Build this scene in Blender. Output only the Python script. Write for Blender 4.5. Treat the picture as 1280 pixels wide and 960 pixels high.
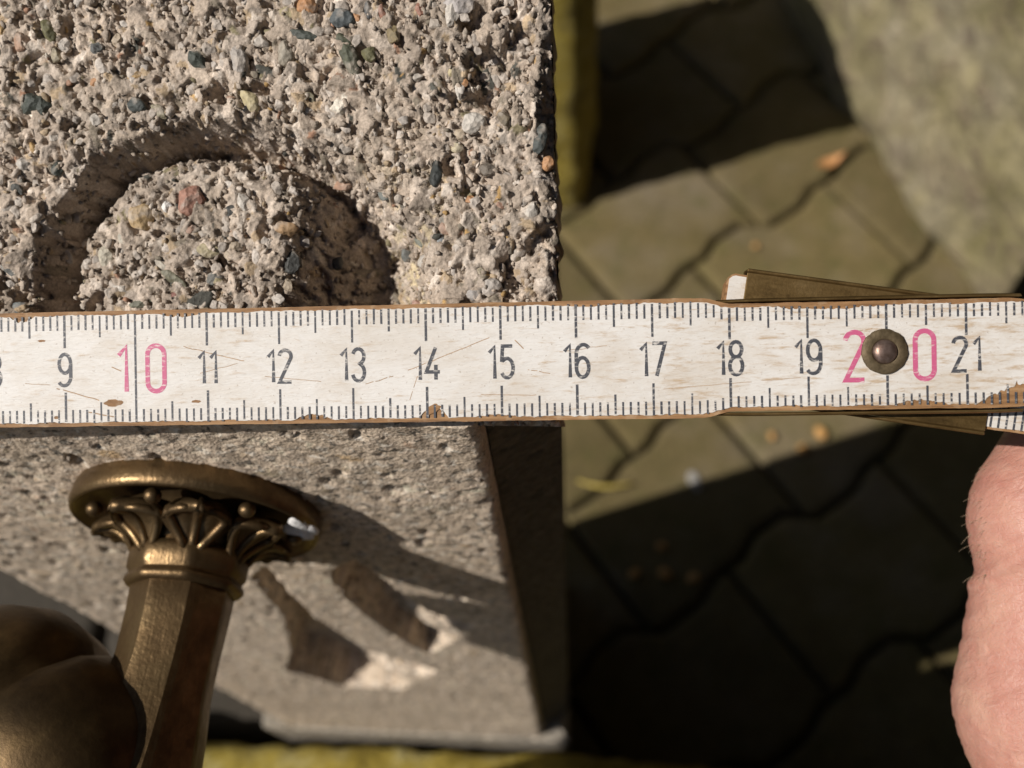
import bpy, bmesh, math, random
import numpy as np
from mathutils import Matrix, Vector, noise as mnoise

for o in list(bpy.data.objects): bpy.data.objects.remove(o)
SC = bpy.context.scene
COL = SC.collection
rnd = random.Random(7)
rng = np.random.default_rng(11)

# ------------------------------------------------------------------ camera
F = 1200.0; CX, CY = 640.0, 480.0                 # focal length in photo pixels
VD = np.array([(715 - CX) / F, -(1100 - CY) / F, -1.0]); VD /= np.linalg.norm(VD)
UP = -VD
bb = -0.02; cc = -(UP[0] + UP[1] * bb) / UP[2]
XC = np.array([1, bb, cc]); XC /= np.linalg.norm(XC)
YC = np.cross(UP, XC)
RM = np.stack([XC, YC, UP], 1)                    # world -> camera axes
def ray(px, py): return RM.T @ np.array([(px - CX) / F, -(py - CY) / F, -1.0])
# wooden ruler: reading 15 cm lies 12.75 cm in front of the lens
RT = np.array([.9974, .016, .07]); RT /= np.linalg.norm(RT)
RW = np.array([-.016, 1, 0.0]); RW -= RT * RW.dot(RT); RW /= np.linalg.norm(RW)
RN = np.cross(RT, RW)
R15 = np.array([(626 - CX) / F, -(452 - CY) / F, -1.0]) * .1275
SLOPE = math.radians(27.2)
NF = np.array([0, -math.sin(SLOPE), math.cos(SLOPE)])   # normal of the sloping pillar top
HT = 0.60                                               # height of the pillar's front top edge
_p0 = RM.T @ (R15 - RN * .0039)
_t = _p0.dot(NF) / ray(600, 535).dot(NF)
XR = 0.160; CH = 0.0115                                 # pillar right side, chamfer
CAM = np.array([XR - CH, 0, HT]) - ray(600, 535) * _t
def unp(px, py, d): return Vector(CAM + ray(px, py) * d)
def on_plane(px, py, n, p0):
    d = ray(px, py); n = np.array(n, float)
    return CAM + d * (np.dot(np.array(p0) - CAM, n) / d.dot(n))

cam = bpy.data.cameras.new('camera'); camo = bpy.data.objects.new('camera', cam); COL.objects.link(camo)
M = np.eye(4); M[:3, :3] = RM.T; M[:3, 3] = CAM
camo.matrix_world = Matrix(M.tolist())
cam.sensor_width = 36.0; cam.lens = 36.0 * F / 1280.0
cam.clip_start = .01; cam.clip_end = 500
cam.dof.use_dof = True; cam.dof.focus_distance = .1285; cam.dof.aperture_fstop = 16.5
SC.camera = camo

# ------------------------------------------------------------------ light
ELEV = math.radians(46.5); HX, HY = .939, .344       # the light travels towards +x, a little +y
L = Vector((HX * math.cos(ELEV), HY * math.cos(ELEV), -math.sin(ELEV)))
w = bpy.data.worlds.new('World'); SC.world = w; w.use_nodes = True
nt = w.node_tree; bg = nt.nodes['Background']
sky = nt.nodes.new('ShaderNodeTexSky'); sky.sky_type = 'NISHITA'; sky.sun_disc = False
sky.sun_elevation = ELEV; sky.sun_rotation = math.atan2(-HX, -HY)
nt.links.new(sky.outputs[0], bg.inputs[0]); bg.inputs[1].default_value = .05
sl = bpy.data.lights.new('sun', 'SUN'); sl.energy = 5.0; sl.angle = math.radians(.53); sl.color = (1, .95, .885)
so = bpy.data.objects.new('sun', sl); COL.objects.link(so); so.location = (-3, -1, 4)
so.rotation_euler = L.to_track_quat('-Z', 'Y').to_euler()
SC.view_settings.view_transform = 'Standard'; SC.view_settings.look = 'None'
SC.view_settings.exposure = 0.0; SC.view_settings.gamma = 1.0
SC.view_settings.use_curve_mapping = False

# ------------------------------------------------------------------ helpers
def tag(o, label=None, cat=None, group=None, kind=None):
    if label: o['label'] = label
    if cat: o['category'] = cat
    if group: o['group'] = group
    if kind: o['kind'] = kind
    return o
def empty(name, loc=(0, 0, 0)):
    o = bpy.data.objects.new(name, None); COL.objects.link(o); o.location = loc; o.empty_display_size = .01
    return o
def link(name, me, mat, parent=None, smooth=True):
    o = bpy.data.objects.new(name, me); COL.objects.link(o)
    if mat is not None and not me.materials: me.materials.append(mat)
    if parent is not None: o.parent = parent
    if smooth: me.polygons.foreach_set('use_smooth', [True] * len(me.polygons))
    return o
def mesh(name, v, f):
    me = bpy.data.meshes.new(name); me.from_pydata([tuple(p) for p in v], [], f); me.update(); return me
def bmobj(name, bm, mat, parent=None, smooth=False):
    bmesh.ops.recalc_face_normals(bm, faces=bm.faces)
    me = bpy.data.meshes.new(name); bm.to_mesh(me); bm.free()
    return link(name, me, mat, parent, smooth)
def add_box(bm, x0, x1, y0, y1, z0, z1):
    vs = [bm.verts.new((x, y, z)) for z in (z0, z1) for y in (y0, y1) for x in (x0, x1)]
    for q in ((0, 2, 3, 1), (4, 5, 7, 6), (0, 1, 5, 4), (2, 6, 7, 3), (0, 4, 6, 2), (1, 3, 7, 5)):
        bm.faces.new([vs[i] for i in q])
    return vs
def add_tube(bm, pts, rad, seg=8, cap=True):
    pts = [Vector(p) for p in pts]; n = len(pts)
    if not hasattr(rad, '__len__'): rad = [rad] * n
    rings = []; ref = Vector((.31, .52, .79))
    for i in range(n):
        t = (pts[min(i + 1, n - 1)] - pts[max(i - 1, 0)]).normalized()
        a = t.cross(ref)
        if a.length < 1e-4: a = t.cross(Vector((1, 0, 0)))
        a.normalize(); b = t.cross(a)
        rings.append([bm.verts.new(pts[i] + (a * math.cos(2 * math.pi * k / seg) + b * math.sin(2 * math.pi * k / seg)) * rad[i]) for k in range(seg)])
    for i in range(n - 1):
        for k in range(seg):
            bm.faces.new((rings[i][k], rings[i][(k + 1) % seg], rings[i + 1][(k + 1) % seg], rings[i + 1][k]))
    if cap:
        bm.faces.new(rings[0][::-1]); bm.faces.new(rings[-1])
def add_prism(bm, poly, z0, z1):
    a = [bm.verts.new((x, y, z0)) for x, y in poly]; b = [bm.verts.new((x, y, z1)) for x, y in poly]
    n = len(poly); bm.faces.new(a[::-1]); bm.faces.new(b)
    for i in range(n): bm.faces.new((a[i], a[(i + 1) % n], b[(i + 1) % n], b[i]))
def add_lathe(bm, prof, seg=48, mod=None):
    """profile [(radius, height)], spun about local +z"""
    rings = []
    for r, h in prof:
        ring = []
        for k in range(seg):
            a = 2 * math.pi * k / seg; rr = r * (mod(a, r, h) if mod else 1)
            ring.append(bm.verts.new((rr * math.cos(a), rr * math.sin(a), h)))
        rings.append(ring)
    for i in range(len(rings) - 1):
        for k in range(seg):
            bm.faces.new((rings[i][k], rings[i][(k + 1) % seg], rings[i + 1][(k + 1) % seg], rings[i + 1][k]))
    bm.faces.new(rings[0][::-1]); bm.faces.new(rings[-1])
def evaluated(o):
    dg = bpy.context.evaluated_depsgraph_get(); dg.update()
    me = bpy.data.meshes.new_from_object(o.evaluated_get(dg)); o.modifiers.clear()
    old = o.data; o.data = me; return o

# ------------------------------------------------------------------ materials
class Mat:
    def __init__(s, name, rough=.8, metal=0.0):
        s.m = bpy.data.materials.new(name); s.m.use_nodes = True
        s.t = s.m.node_tree; s.p = s.t.nodes['Principled BSDF']
        s.p.inputs['Roughness'].default_value = rough; s.p.inputs['Metallic'].default_value = metal
        s.tc = s.t.nodes.new('ShaderNodeTexCoord')
    def n(s, typ, **kw):
        x = s.t.nodes.new('ShaderNode' + typ)
        for k, v in kw.items():
            if k in x.inputs: x.inputs[k].default_value = v
            else: setattr(x, k, v)
        return x
    def l(s, a, b): s.t.links.new(a, b)
    def co(s, scale=(1, 1, 1), which='Object'):
        mp = s.n('Mapping'); mp.inputs['Scale'].default_value = scale; s.l(s.tc.outputs[which], mp.inputs[0]); return mp.outputs[0]
    def noise(s, scale, detail=4, rough=.55, vec=None, dist=0):
        x = s.n('TexNoise', Scale=scale, Detail=detail, Roughness=rough, Distortion=dist)
        s.l(vec if vec is not None else s.tc.outputs['Object'], x.inputs['Vector']); return x.outputs['Fac']
    def vor(s, scale, feature='F1', vec=None, out='Distance'):
        x = s.n('TexVoronoi', feature=feature, Scale=scale)
        s.l(vec if vec is not None else s.tc.outputs['Object'], x.inputs['Vector']); return x.outputs[out]
    def ramp(s, fac, stops):
        r = s.n('ValToRGB'); e = r.color_ramp.elements
        while len(e) < len(stops): e.new(.5)
        for i, (p, c) in enumerate(stops):
            e[i].position = p; e[i].color = (c, c, c, 1) if not hasattr(c, '__len__') else tuple(c) + (1,)
        s.l(fac, r.inputs[0]); return r.outputs[0]
    def mix(s, fac, a, b, mode='MIX'):
        m = s.n('Mix', data_type='RGBA', blend_type=mode)
        for sock, v in ((m.inputs[0], fac), (m.inputs[6], a), (m.inputs[7], b)):
            if hasattr(v, 'links'): s.l(v, sock)
            else: sock.default_value = v if not hasattr(v, '__len__') else tuple(v) + (1,)
        return m.outputs[2]
    def math(s, op, a, b=0.0):
        m = s.n('Math', operation=op)
        for i, v in enumerate((a, b)):
            if hasattr(v, 'links'): s.l(v, m.inputs[i])
            else: m.inputs[i].default_value = v
        return m.outputs[0]
    def bump(s, h, dist, strength=1.0, prev=None):
        b = s.n('Bump', Strength=strength, Distance=dist); s.l(h, b.inputs['Height'])
        if prev is not None: s.l(prev, b.inputs['Normal'])
        s.l(b.outputs[0], s.p.inputs['Normal']); return b.outputs[0]
    def color(s, c):
        if hasattr(c, 'links'): s.l(c, s.p.inputs['Base Color'])
        else: s.p.inputs['Base Color'].default_value = tuple(c) + (1,)

def concrete_vc(name='exposed_aggregate', speck=False):
    m = Mat(name, .88)
    a = m.n('VertexColor', layer_name='Col')
    n1 = m.noise(2600, 4, .6); n2 = m.noise(90, 5, .6)
    c = m.mix(1.0, a.outputs[0], m.ramp(n1, [(.25, .62), (.75, 1.3)]), 'MULTIPLY')
    c = m.mix(1.0, c, m.ramp(n2, [(.3, (.84, .82, .78)), (.7, (1.12, 1.1, 1.08))]), 'MULTIPLY')
    if speck:
        c = m.mix(m.ramp(m.noise(520, 3, .6), [(.56, 0.0), (.64, .9)]), c, (.10, .09, .075))
        c = m.mix(m.ramp(m.noise(430, 3, .6, m.co((1, 1.1, 1.3))), [(.55, 0.0), (.66, .8)]), c, (.78, .70, .59))
    m.color(c)
    b = m.bump(m.noise(3200, 4, .65), .00016, .9)
    m.bump(m.vor(1500), .00022, .7, b)
    m.p.inputs['Specular IOR Level'].default_value = .3
    return m.m
def concrete_plain(name='shaded_cast_stone', base=(.10, .08, .053)):  # default base darkened: shade of the chamfered sides put into the colour
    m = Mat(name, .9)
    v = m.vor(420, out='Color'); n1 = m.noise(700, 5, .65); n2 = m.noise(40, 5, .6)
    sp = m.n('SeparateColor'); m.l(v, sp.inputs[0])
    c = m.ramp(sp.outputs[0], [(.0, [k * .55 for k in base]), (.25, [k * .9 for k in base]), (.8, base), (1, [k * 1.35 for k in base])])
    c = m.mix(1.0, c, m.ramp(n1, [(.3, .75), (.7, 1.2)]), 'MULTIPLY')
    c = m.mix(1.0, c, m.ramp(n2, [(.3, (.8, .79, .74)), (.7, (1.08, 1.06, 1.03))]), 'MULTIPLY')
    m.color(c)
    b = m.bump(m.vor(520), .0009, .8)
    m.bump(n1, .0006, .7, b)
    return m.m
def pebble_mat():
    m = Mat('pebble', .62)
    oi = m.n('ObjectInfo')
    pos = m.n('NewGeometry').outputs['Position']; n1 = m.noise(1500, 5, .65, pos); n2 = m.noise(420, 3, .5, pos)
    c = m.mix(1.0, oi.outputs['Color'], m.ramp(n1, [(.28, .6), (.72, 1.3)]), 'MULTIPLY')
    c = m.mix(m.ramp(n2, [(.53, 0.0), (.70, .7)]), c, (.42, .36, .30))
    m.color(c)
    b = m.bump(n1, .00022, .8); m.bump(m.vor(1300, 'F1', pos), .00025, .7, b)
    return m.m
def brass_mat():
    m = Mat('aged_brass', .34, 1.0)
    n1 = m.noise(160, 6, .62); n2 = m.noise(900, 4, .6); n3 = m.noise(55, 3, .5)
    c = m.ramp(n1, [(.25, (.06, .036, .016)), (.5, (.145, .092, .042)), (.75, (.235, .158, .075))])
    c = m.mix(m.ramp(n3, [(.42, 0.0), (.7, .55)]), c, (.09, .058, .03))
    m.color(c)
    m.l(m.ramp(n1, [(.25, .52), (.75, .3)]), m.p.inputs['Roughness'])
    m.p.inputs['Metallic'].default_value = .82
    b = m.bump(n2, .00012, .7); b = m.bump(n1, .0004, .5, b); m.bump(m.noise(1, 4, .6, m.co((1300, 1300, 160))), .00012, .6, b)
    return m.m
def hinge_mat():
    m = Mat('tarnished_hinge_metal', .45, .8)
    n1 = m.noise(300, 5, .65, m.co((.5, 1.6, 1))); n2 = m.noise(1400, 4, .6)
    m.color(m.ramp(n1, [(.25, (.06, .035, .012)), (.5, (.2, .125, .045)), (.75, (.3, .2, .085))]))
    m.bump(n2, .00008, .6)
    return m.m
def paint_mat():
    m = Mat('worn_white_paint', .55)
    # the print is more rubbed towards the hinge end
    st = m.noise(1, 6, .68, m.co((240, 1300, 400)))
    fine = m.noise(1, 3, .6, m.co((900, 3600, 900)))
    big = m.noise(60, 4, .6)
    sx = m.n('SeparateXYZ'); m.l(m.tc.outputs['Object'], sx.inputs[0])
    wear = m.n('MapRange'); m.l(sx.outputs[0], wear.inputs[0])
    wear.inputs[1].default_value = -.01; wear.inputs[2].default_value = .06
    wear.inputs[3].default_value = -.035; wear.inputs[4].default_value = .045
    s2 = m.math('ADD', st, wear.outputs[0])
    s2 = m.math('ADD', s2, m.math('MULTIPLY', m.math('SUBTRACT', big, .5), .16))
    c = m.mix(m.ramp(big, [(.35, 0.0), (.7, 1.0)]), (.68, .65, .615), (.61, .575, .53))
    c = m.mix(m.ramp(s2, [(.53, 0.0), (.60, .30), (.68, .85)]), c, (.42, .29, .17))
    c = m.mix(m.ramp(fine, [(.58, 0.0), (.74, .5)]), c, (.45, .36, .28))
    gr = m.noise(1, 5, .7, m.co((110, 170, 100)), .8); sp = m.noise(2100, 2, .5)
    c = m.mix(m.ramp(gr, [(.44, 0.0), (.70, .5)]), c, (.50, .42, .33))
    c = m.mix(m.ramp(sp, [(.66, 0.0), (.74, .6)]), c, (.33, .26, .2))
    m.color(c)
    b = m.bump(st, .00016, .8); m.bump(fine, .00008, .6, b)
    return m.m
def wood_mat():
    m = Mat('ruler_wood', .7)
    st = m.noise(1, 6, .65, m.co((120, 1600, 1600))); n2 = m.noise(500, 4, .6)
    c = m.ramp(st, [(.25, (.10, .045, .015)), (.5, (.27, .14, .055)), (.75, (.42, .25, .12))])
    c = m.mix(m.ramp(n2, [(.55, 0.0), (.8, .5)]), c, (.55, .42, .28))
    m.color(c); m.bump(st, .0003, .8)
    return m.m
def ink_mat(name, col):
    m = Mat(name, .6)
    n = m.noise(1, 5, .65, m.co((700, 2200, 700))); n2 = m.noise(220, 4, .6)
    c = m.mix(m.ramp(n, [(.53, 0.0), (.68, .85)]), col, (.68, .63, .57))
    c = m.mix(m.ramp(n2, [(.6, 0.0), (.8, .4)]), c, (.72, .66, .6))
    m.color(c); return m.m
def skin_mat():
    m = Mat('skin', .5)
    n1 = m.noise(75, 5, .65, None, .5); n2 = m.noise(400, 5, .6); v = m.vor(1050, 'DISTANCE_TO_EDGE')
    v2 = m.vor(1, 'DISTANCE_TO_EDGE', m.co((420, 420, 700)))
    wr = m.noise(1, 4, .6, m.co((230, 900, 520)), .6)
    c = m.ramp(n1, [(.3, (.39, .165, .125)), (.5, (.455, .22, .165)), (.72, (.53, .31, .225))])
    c = m.mix(m.ramp(n2, [(.4, 0.0), (.7, .35)]), c, (.50, .28, .215))
    c = m.mix(m.ramp(wr, [(.55, 0.0), (.75, .3)]), c, (.56, .36, .30))
    m.color(c)
    p = m.p.inputs
    p['Subsurface Weight'].default_value = .2; p['Subsurface Radius'].default_value = (.003, .0012, .0007); p['Subsurface Scale'].default_value = .4
    b = m.bump(m.ramp(v, [(0, 0.0), (.10, 1.0)]), .00005, .5)
    b = m.bump(wr, .00034, .8, b)
    b = m.bump(m.noise(1, 3, .6, m.co((1500, 420, 800)), .4), .00012, .6, b)
    m.bump(n2, .0002, .5, b)
    return m.m
def paver_mat():
    m = Mat('mossy_paver', .92)
    oi = m.n('ObjectInfo')
    geo = m.n('NewGeometry')
    n1 = m.noise(14, 6, .65, geo.outputs['Position']); n2 = m.noise(260, 5, .65, geo.outputs['Position']); n3 = m.noise(6, 4, .6, geo.outputs['Position'])
    c = m.ramp(n1, [(.3, (.098, .072, .023)), (.52, (.138, .104, .040)), (.72, (.17, .133, .074))])
    c = m.mix(m.ramp(n3, [(.5, 0.0), (.68, .6)]), c, (.185, .15, .105))
    c = m.mix(m.ramp(m.noise(38, 5, .7, geo.outputs['Position']), [(.5, 0.0), (.66, .6)]), c, (.085, .075, .018))
    c = m.mix(1.0, c, m.ramp(n2, [(.25, .6), (.75, 1.3)]), 'MULTIPLY')
    c = m.mix(1.0, c, m.ramp(oi.outputs['Random'], [(0, .82), (1, 1.15)]), 'MULTIPLY')
    m.color(c); m.bump(n2, .0012, .8)
    return m.m
def soil_mat():
    m = Mat('joint_soil', .97)
    n1 = m.noise(30, 6, .65); n2 = m.noise(300, 5, .65)
    c = m.ramp(n1, [(.3, (.05, .042, .018)), (.6, (.08, .065, .028)), (.8, (.085, .08, .025))])
    m.color(m.mix(1.0, c, m.ramp(n2, [(.25, .6), (.75, 1.3)]), 'MULTIPLY')); m.bump(n2, .003, .9)
    return m.m
def moss_mat(name, a=(.20, .145, .018), b=(.43, .32, .045), d=(.50, .43, .19)):
    m = Mat(name, .95)
    n1 = m.noise(70, 6, .7); n2 = m.noise(420, 5, .7); n3 = m.noise(18, 4, .6)
    c = m.ramp(n1, [(.28, a), (.5, b), (.74, d)])
    c = m.mix(m.ramp(n3, [(.58, 0.0), (.7, .55)]), c, (.12, .10, .05))
    c = m.mix(1.0, c, m.ramp(n2, [(.25, .5), (.75, 1.35)]), 'MULTIPLY')
    m.color(c); bb_ = m.bump(n2, .003, 1.0); m.bump(n1, .006, .8, bb_)
    return m.m
def rock_mat():
    m = Mat('boulder_stone', .9)
    n1 = m.noise(13, 6, .65, dist=.6); n2 = m.noise(130, 6, .7); n3 = m.noise(1, 6, .65, m.co((34, 16, 20)), 1.6)
    c = m.ramp(n1, [(.28, (.21, .18, .07)), (.5, (.30, .255, .14)), (.72, (.36, .31, .22))])
    c = m.mix(m.ramp(n3, [(.50, 0.0), (.62, .7)]), c, (.17, .125, .085))
    c = m.mix(1.0, c, m.ramp(n2, [(.25, .6), (.75, 1.3)]), 'MULTIPLY')
    m.color(c); b = m.bump(n2, .003, .8); m.bump(n3, .022, .9, b)
    return m.m
def slate_mat():
    m = Mat('dark_slab', .9)
    n1 = m.noise(16, 5, .6); n2 = m.noise(240, 5, .65)
    c = m.ramp(n1, [(.3, (.030, .024, .016)), (.7, (.05, .04, .028))])
    m.color(m.mix(1.0, c, m.ramp(n2, [(.25, .7), (.75, 1.25)]), 'MULTIPLY')); m.bump(n2, .0015, .7)
    return m.m
def flat_mat(name, col, rough=.8, scale=400):
    m = Mat(name, rough); n = m.noise(scale, 4, .6)
    m.color(m.mix(1.0, col, m.ramp(n, [(.25, .65), (.75, 1.3)]), 'MULTIPLY')); m.bump(n, .0003, .6)
    return m.m
MCONC = concrete_vc(); MFRONT = concrete_vc('speckled_front', True); MSHADED = concrete_plain(); MPEB = pebble_mat(); MBRASS = brass_mat(); MHINGE = hinge_mat()
MPAINT = paint_mat(); MWOOD = wood_mat(); MINK = ink_mat('grey_ink', (.05, .052, .062)); MPINK = ink_mat('pink_ink', (.50, .095, .20))
MSKIN = skin_mat(); MPAV = paver_mat(); MSOIL = soil_mat(); MMOSS = moss_mat('yellow_moss'); MROCK = rock_mat(); MSLATE = slate_mat()

# ------------------------------------------------------------------ the ground: soil sheet and interlocking pavers
def ground():
    n = 60; v = []; f = []
    g = np.concatenate([-np.geomspace(60, .3, 12), np.linspace(-.2, .9, 12), np.geomspace(1.2, 60, 12)])
    for y in g:
        for x in g: v.append((x, y, -.012 + .004 * mnoise.noise(Vector((x * 9, y * 9, 0)))))
    k = len(g)
    for j in range(k - 1):
        for i in range(k - 1): f.append((j * k + i, j * k + i + 1, (j + 1) * k + i + 1, (j + 1) * k + i))
    o = link('ground', mesh('ground', v, f), MSOIL); tag(o, 'dark earth sheet under the paving', kind='structure')
    pv = empty('pavement'); tag(pv, 'interlocking mossy concrete pavers around the pillar', kind='structure')
    P, Wd = .155, .1155
    e = Vector((.795, .607, 0)).normalized(); q = Vector((e.y, -e.x, 0))
    o0 = Vector((.3820, .5340, 0))                # a joint crossing read from the photo
    amp = .0085
    def wave(s):
        u = (s / P) % 1.0
        t = [(0, 0), (.10, 0), (.22, 1), (.40, 1), (.55, -1), (.78, -1), (.92, 0), (1, 0)]
        for (a, x), (b, y) in zip(t, t[1:]):
            if a <= u <= b: return amp * (x + (y - x) * (u - a) / (b - a))
        return 0
    brk = [0, .10, .22, .40, .55, .78, .92, 1]
    def make(par):
        gap = .0019
        top = []; 
        sh = .5 * par
        ss = sorted({round((b_ + k - sh), 4) for b_ in brk for k in range(0, 3) if 0 < b_ + k - sh < 1} | {0.0, 1.0})
        lo = [(s * P, wave((s + sh) * P)) for s in ss]           # shared with the row above
        hi = [(s * P, Wd + wave((s + sh) * P)) for s in ss]
        poly = lo + hi[::-1]
        return inset(poly, gap)
    def ss2(par):
        sh = .5 * par + .5
        return sorted({round((b_ + k - sh), 4) for b_ in brk for k in range(0, 3) if 0 < b_ + k - sh < 1} | {0.0, 1.0})
    def inset(poly, d):
        n = len(poly); out = []
        for i in range(n):
            p0, p1, p2 = Vector(poly[i - 1]), Vector(poly[i]), Vector(poly[(i + 1) % n])
            a = (p1 - p0).normalized(); b = (p2 - p1).normalized()
            n1 = Vector((-a.y, a.x)); n2 = Vector((-b.y, b.x)); m = (n1 + n2)
            m = m / max(.35, m.length_squared / 2) if m.length > 1e-5 else n1
            out.append(p1 + m * d)
        return out
    meshes = []
    for par in (0, 1):
        p = make(par); bm = bmesh.new()
        rings = []
        for d, z in ((0, -.03), (0, -.006), (.0022, -.0015), (.006, 0)):
            rings.append([bm.verts.new((x, y, z)) for x, y in (inset([tuple(k) for k in p], d) if d else p)])
        n = len(p)
        for a, b in zip(rings, rings[1:]):
            for i in range(n): bm.faces.new((a[i], a[(i + 1) % n], b[(i + 1) % n], b[i]))
        bm.faces.new(rings[-1]); bmesh.ops.recalc_face_normals(bm, faces=bm.faces)
        me = bpy.data.meshes.new('paver'); bm.to_mesh(me); bm.free(); me.materials.append(MPAV); meshes.append(me)
    # local x along e, local y along q (right-handed with z down flipped): use matrix with -q for up
    cnt = 0
    for j in range(-9, 10):
        for i in range(-9, 8):
            base = o0 + e * (P * (i + .5 * (j % 2))) + q * (Wd * j)
            c = base + e * P * .5 + q * Wd * .5
            if not (-.55 < c.x < 1.1 and -.35 < c.y < 1.2): continue
            # e x q = -z, so mirror the outline: rotate by pi about e keeps a right-handed frame -> instead offset
            o = bpy.data.objects.new('paver', meshes[j % 2]); COL.objects.link(o); o.parent = pv
            m = Matrix.Identity(4)
            m.col[0] = (e.x, e.y, 0, 0); m.col[1] = (-q.x, -q.y, 0, 0)
            tl = rnd.uniform(-.008, .008), rnd.uniform(-.008, .008)
            bs = base + q * Wd
            m.col[3] = (bs.x, bs.y, rnd.uniform(-.0015, .0012), 1)
            o.matrix_world = m @ Matrix.Rotation(tl[0], 4, 'X') @ Matrix.Rotation(tl[1], 4, 'Y'); cnt += 1
    print('pavers', cnt)
ground()

# ------------------------------------------------------------------ height fields of broken stones
STONE_COLS = [((.40, .335, .275), 34), ((.46, .395, .335), 28), ((.35, .295, .245), 14), ((.36, .31, .265), 6), ((.53, .47, .41), 9),
              ((.40, .31, .21), 4), ((.22, .19, .15), 3), ((.08, .08, .07), .8), ((.32, .19, .13), .7), ((.40, .26, .11), .5), ((.24, .21, .13), .7)]
_cw = np.array([c[1] for c in STONE_COLS]); _cw = _cw / _cw.sum(); _cc = np.array([c[0] for c in STONE_COLS])
def stamp(hf, cf, pitch, u0, v0, n, size, hgt, base, keep=None, asp=(1.0, 2.4), ang=None, seed=0, cols=True):
    """drop n angular stones on the height field; lengths in metres"""
    r = np.random.default_rng(seed); ny, nx = hf.shape
    us = r.uniform(0, nx * pitch, n); vs = r.uniform(0, ny * pitch, n)
    sz = r.uniform(*size, n) * (.75 + .5 * r.random(n) ** 2); ap = r.uniform(*asp, n)
    th = r.uniform(0, math.pi, n) if ang is None else ang + r.normal(0, .55, n)
    ci = r.choice(len(_cc), n, p=_cw); jit = r.normal(1, .13, n)
    for k in range(n):
        a = sz[k] * math.sqrt(ap[k]) * .5; b = sz[k] / math.sqrt(ap[k]) * .5; R = a * 1.25
        i0 = max(0, int((us[k] - R) / pitch)); i1 = min(nx, int((us[k] + R) / pitch) + 2)
        j0 = max(0, int((vs[k] - R) / pitch)); j1 = min(ny, int((vs[k] + R) / pitch) + 2)
        if i1 - i0 < 2 or j1 - j0 < 2: continue
        X = np.arange(i0, i1)[None, :] * pitch - us[k]; Y = np.arange(j0, j1)[:, None] * pitch - vs[k]
        c, s = math.cos(th[k]), math.sin(th[k])
        p = (X * c + Y * s) / a; q = (-X * s + Y * c) / b
        rr = np.sqrt(p * p + q * q)
        kf = r.integers(4, 7); aa = r.uniform(0, 6.28) + np.arange(kf) * 6.283 / kf + r.normal(0, .25, kf)
        off = r.uniform(.62, .95, kf)
        mm = np.max([(p * math.cos(t) + q * math.sin(t)) / o for t, o in zip(aa, off)], 0)
        rr = .15 * rr + .85 * mm
        tl = r.normal(0, .55, 2)
        h = hgt * sz[k] * (np.clip((1 - rr) * 3.6, 0, 1) ** .8 * (1 + tl[0] * p + tl[1] * q))
        cj, cii = min(ny - 1, int(vs[k] / pitch)), min(nx - 1, int(us[k] / pitch))
        z = base[cj, cii] * .5 + base[j0:j1, i0:i1] * .5 + h - hgt * sz[k] * .25
        win = (rr < 1) & (z > hf[j0:j1, i0:i1])
        if keep is not None: win &= keep[j0:j1, i0:i1]
        hf[j0:j1, i0:i1][win] = z[win]
        if cols: cf[j0:j1, i0:i1][win] = np.clip(_cc[ci[k]] * jit[k], .02, .7)
def smooth_noise(ny, nx, cell, seed):
    r = np.random.default_rng(seed); gy, gx = int(ny / cell) + 3, int(nx / cell) + 3
    g = r.uniform(-1, 1, (gy, gx)); y = np.arange(ny) / cell; x = np.arange(nx) / cell
    yi = y.astype(int); xi = x.astype(int); fy = y - yi; fx = x - xi
    fy = (fy * fy * (3 - 2 * fy))[:, None]; fx = (fx * fx * (3 - 2 * fx))[None, :]
    a = g[np.ix_(yi, xi)]; b = g[np.ix_(yi, xi + 1)]; c = g[np.ix_(yi + 1, xi)]; d = g[np.ix_(yi + 1, xi + 1)]
    return (a * (1 - fx) + b * fx) * (1 - fy) + (c * (1 - fx) + d * fx) * fy
def sst(x, a, b):
    t = np.clip((x - a) / (b - a), 0, 1); return t * t * (3 - 2 * t)
def sheet(name, P, cf, mat, parent):
    ny, nx = P.shape[:2]
    me = bpy.data.meshes.new(name); idx = np.arange(ny * nx).reshape(ny, nx)
    q = np.stack([idx[:-1, :-1], idx[:-1, 1:], idx[1:, 1:], idx[1:, :-1]], -1).reshape(-1, 4)
    me.vertices.add(ny * nx); me.vertices.foreach_set('co', P.reshape(-1).astype(np.float32))
    me.loops.add(q.size); me.loops.foreach_set('vertex_index', q.reshape(-1).astype(np.int32))
    me.polygons.add(len(q)); me.polygons.foreach_set('loop_start', np.arange(0, q.size, 4, dtype=np.int32))
    me.polygons.foreach_set('loop_total', np.full(len(q), 4, np.int32))
    me.update(calc_edges=True)
    at = me.color_attributes.new('Col', 'FLOAT_COLOR', 'POINT')
    c4 = np.ones((ny * nx, 4), np.float32); c4[:, :3] = cf.reshape(-1, 3); at.data.foreach_set('color', c4.reshape(-1))
    return link(name, me, mat, parent, smooth=name != 'carved_top')

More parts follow.
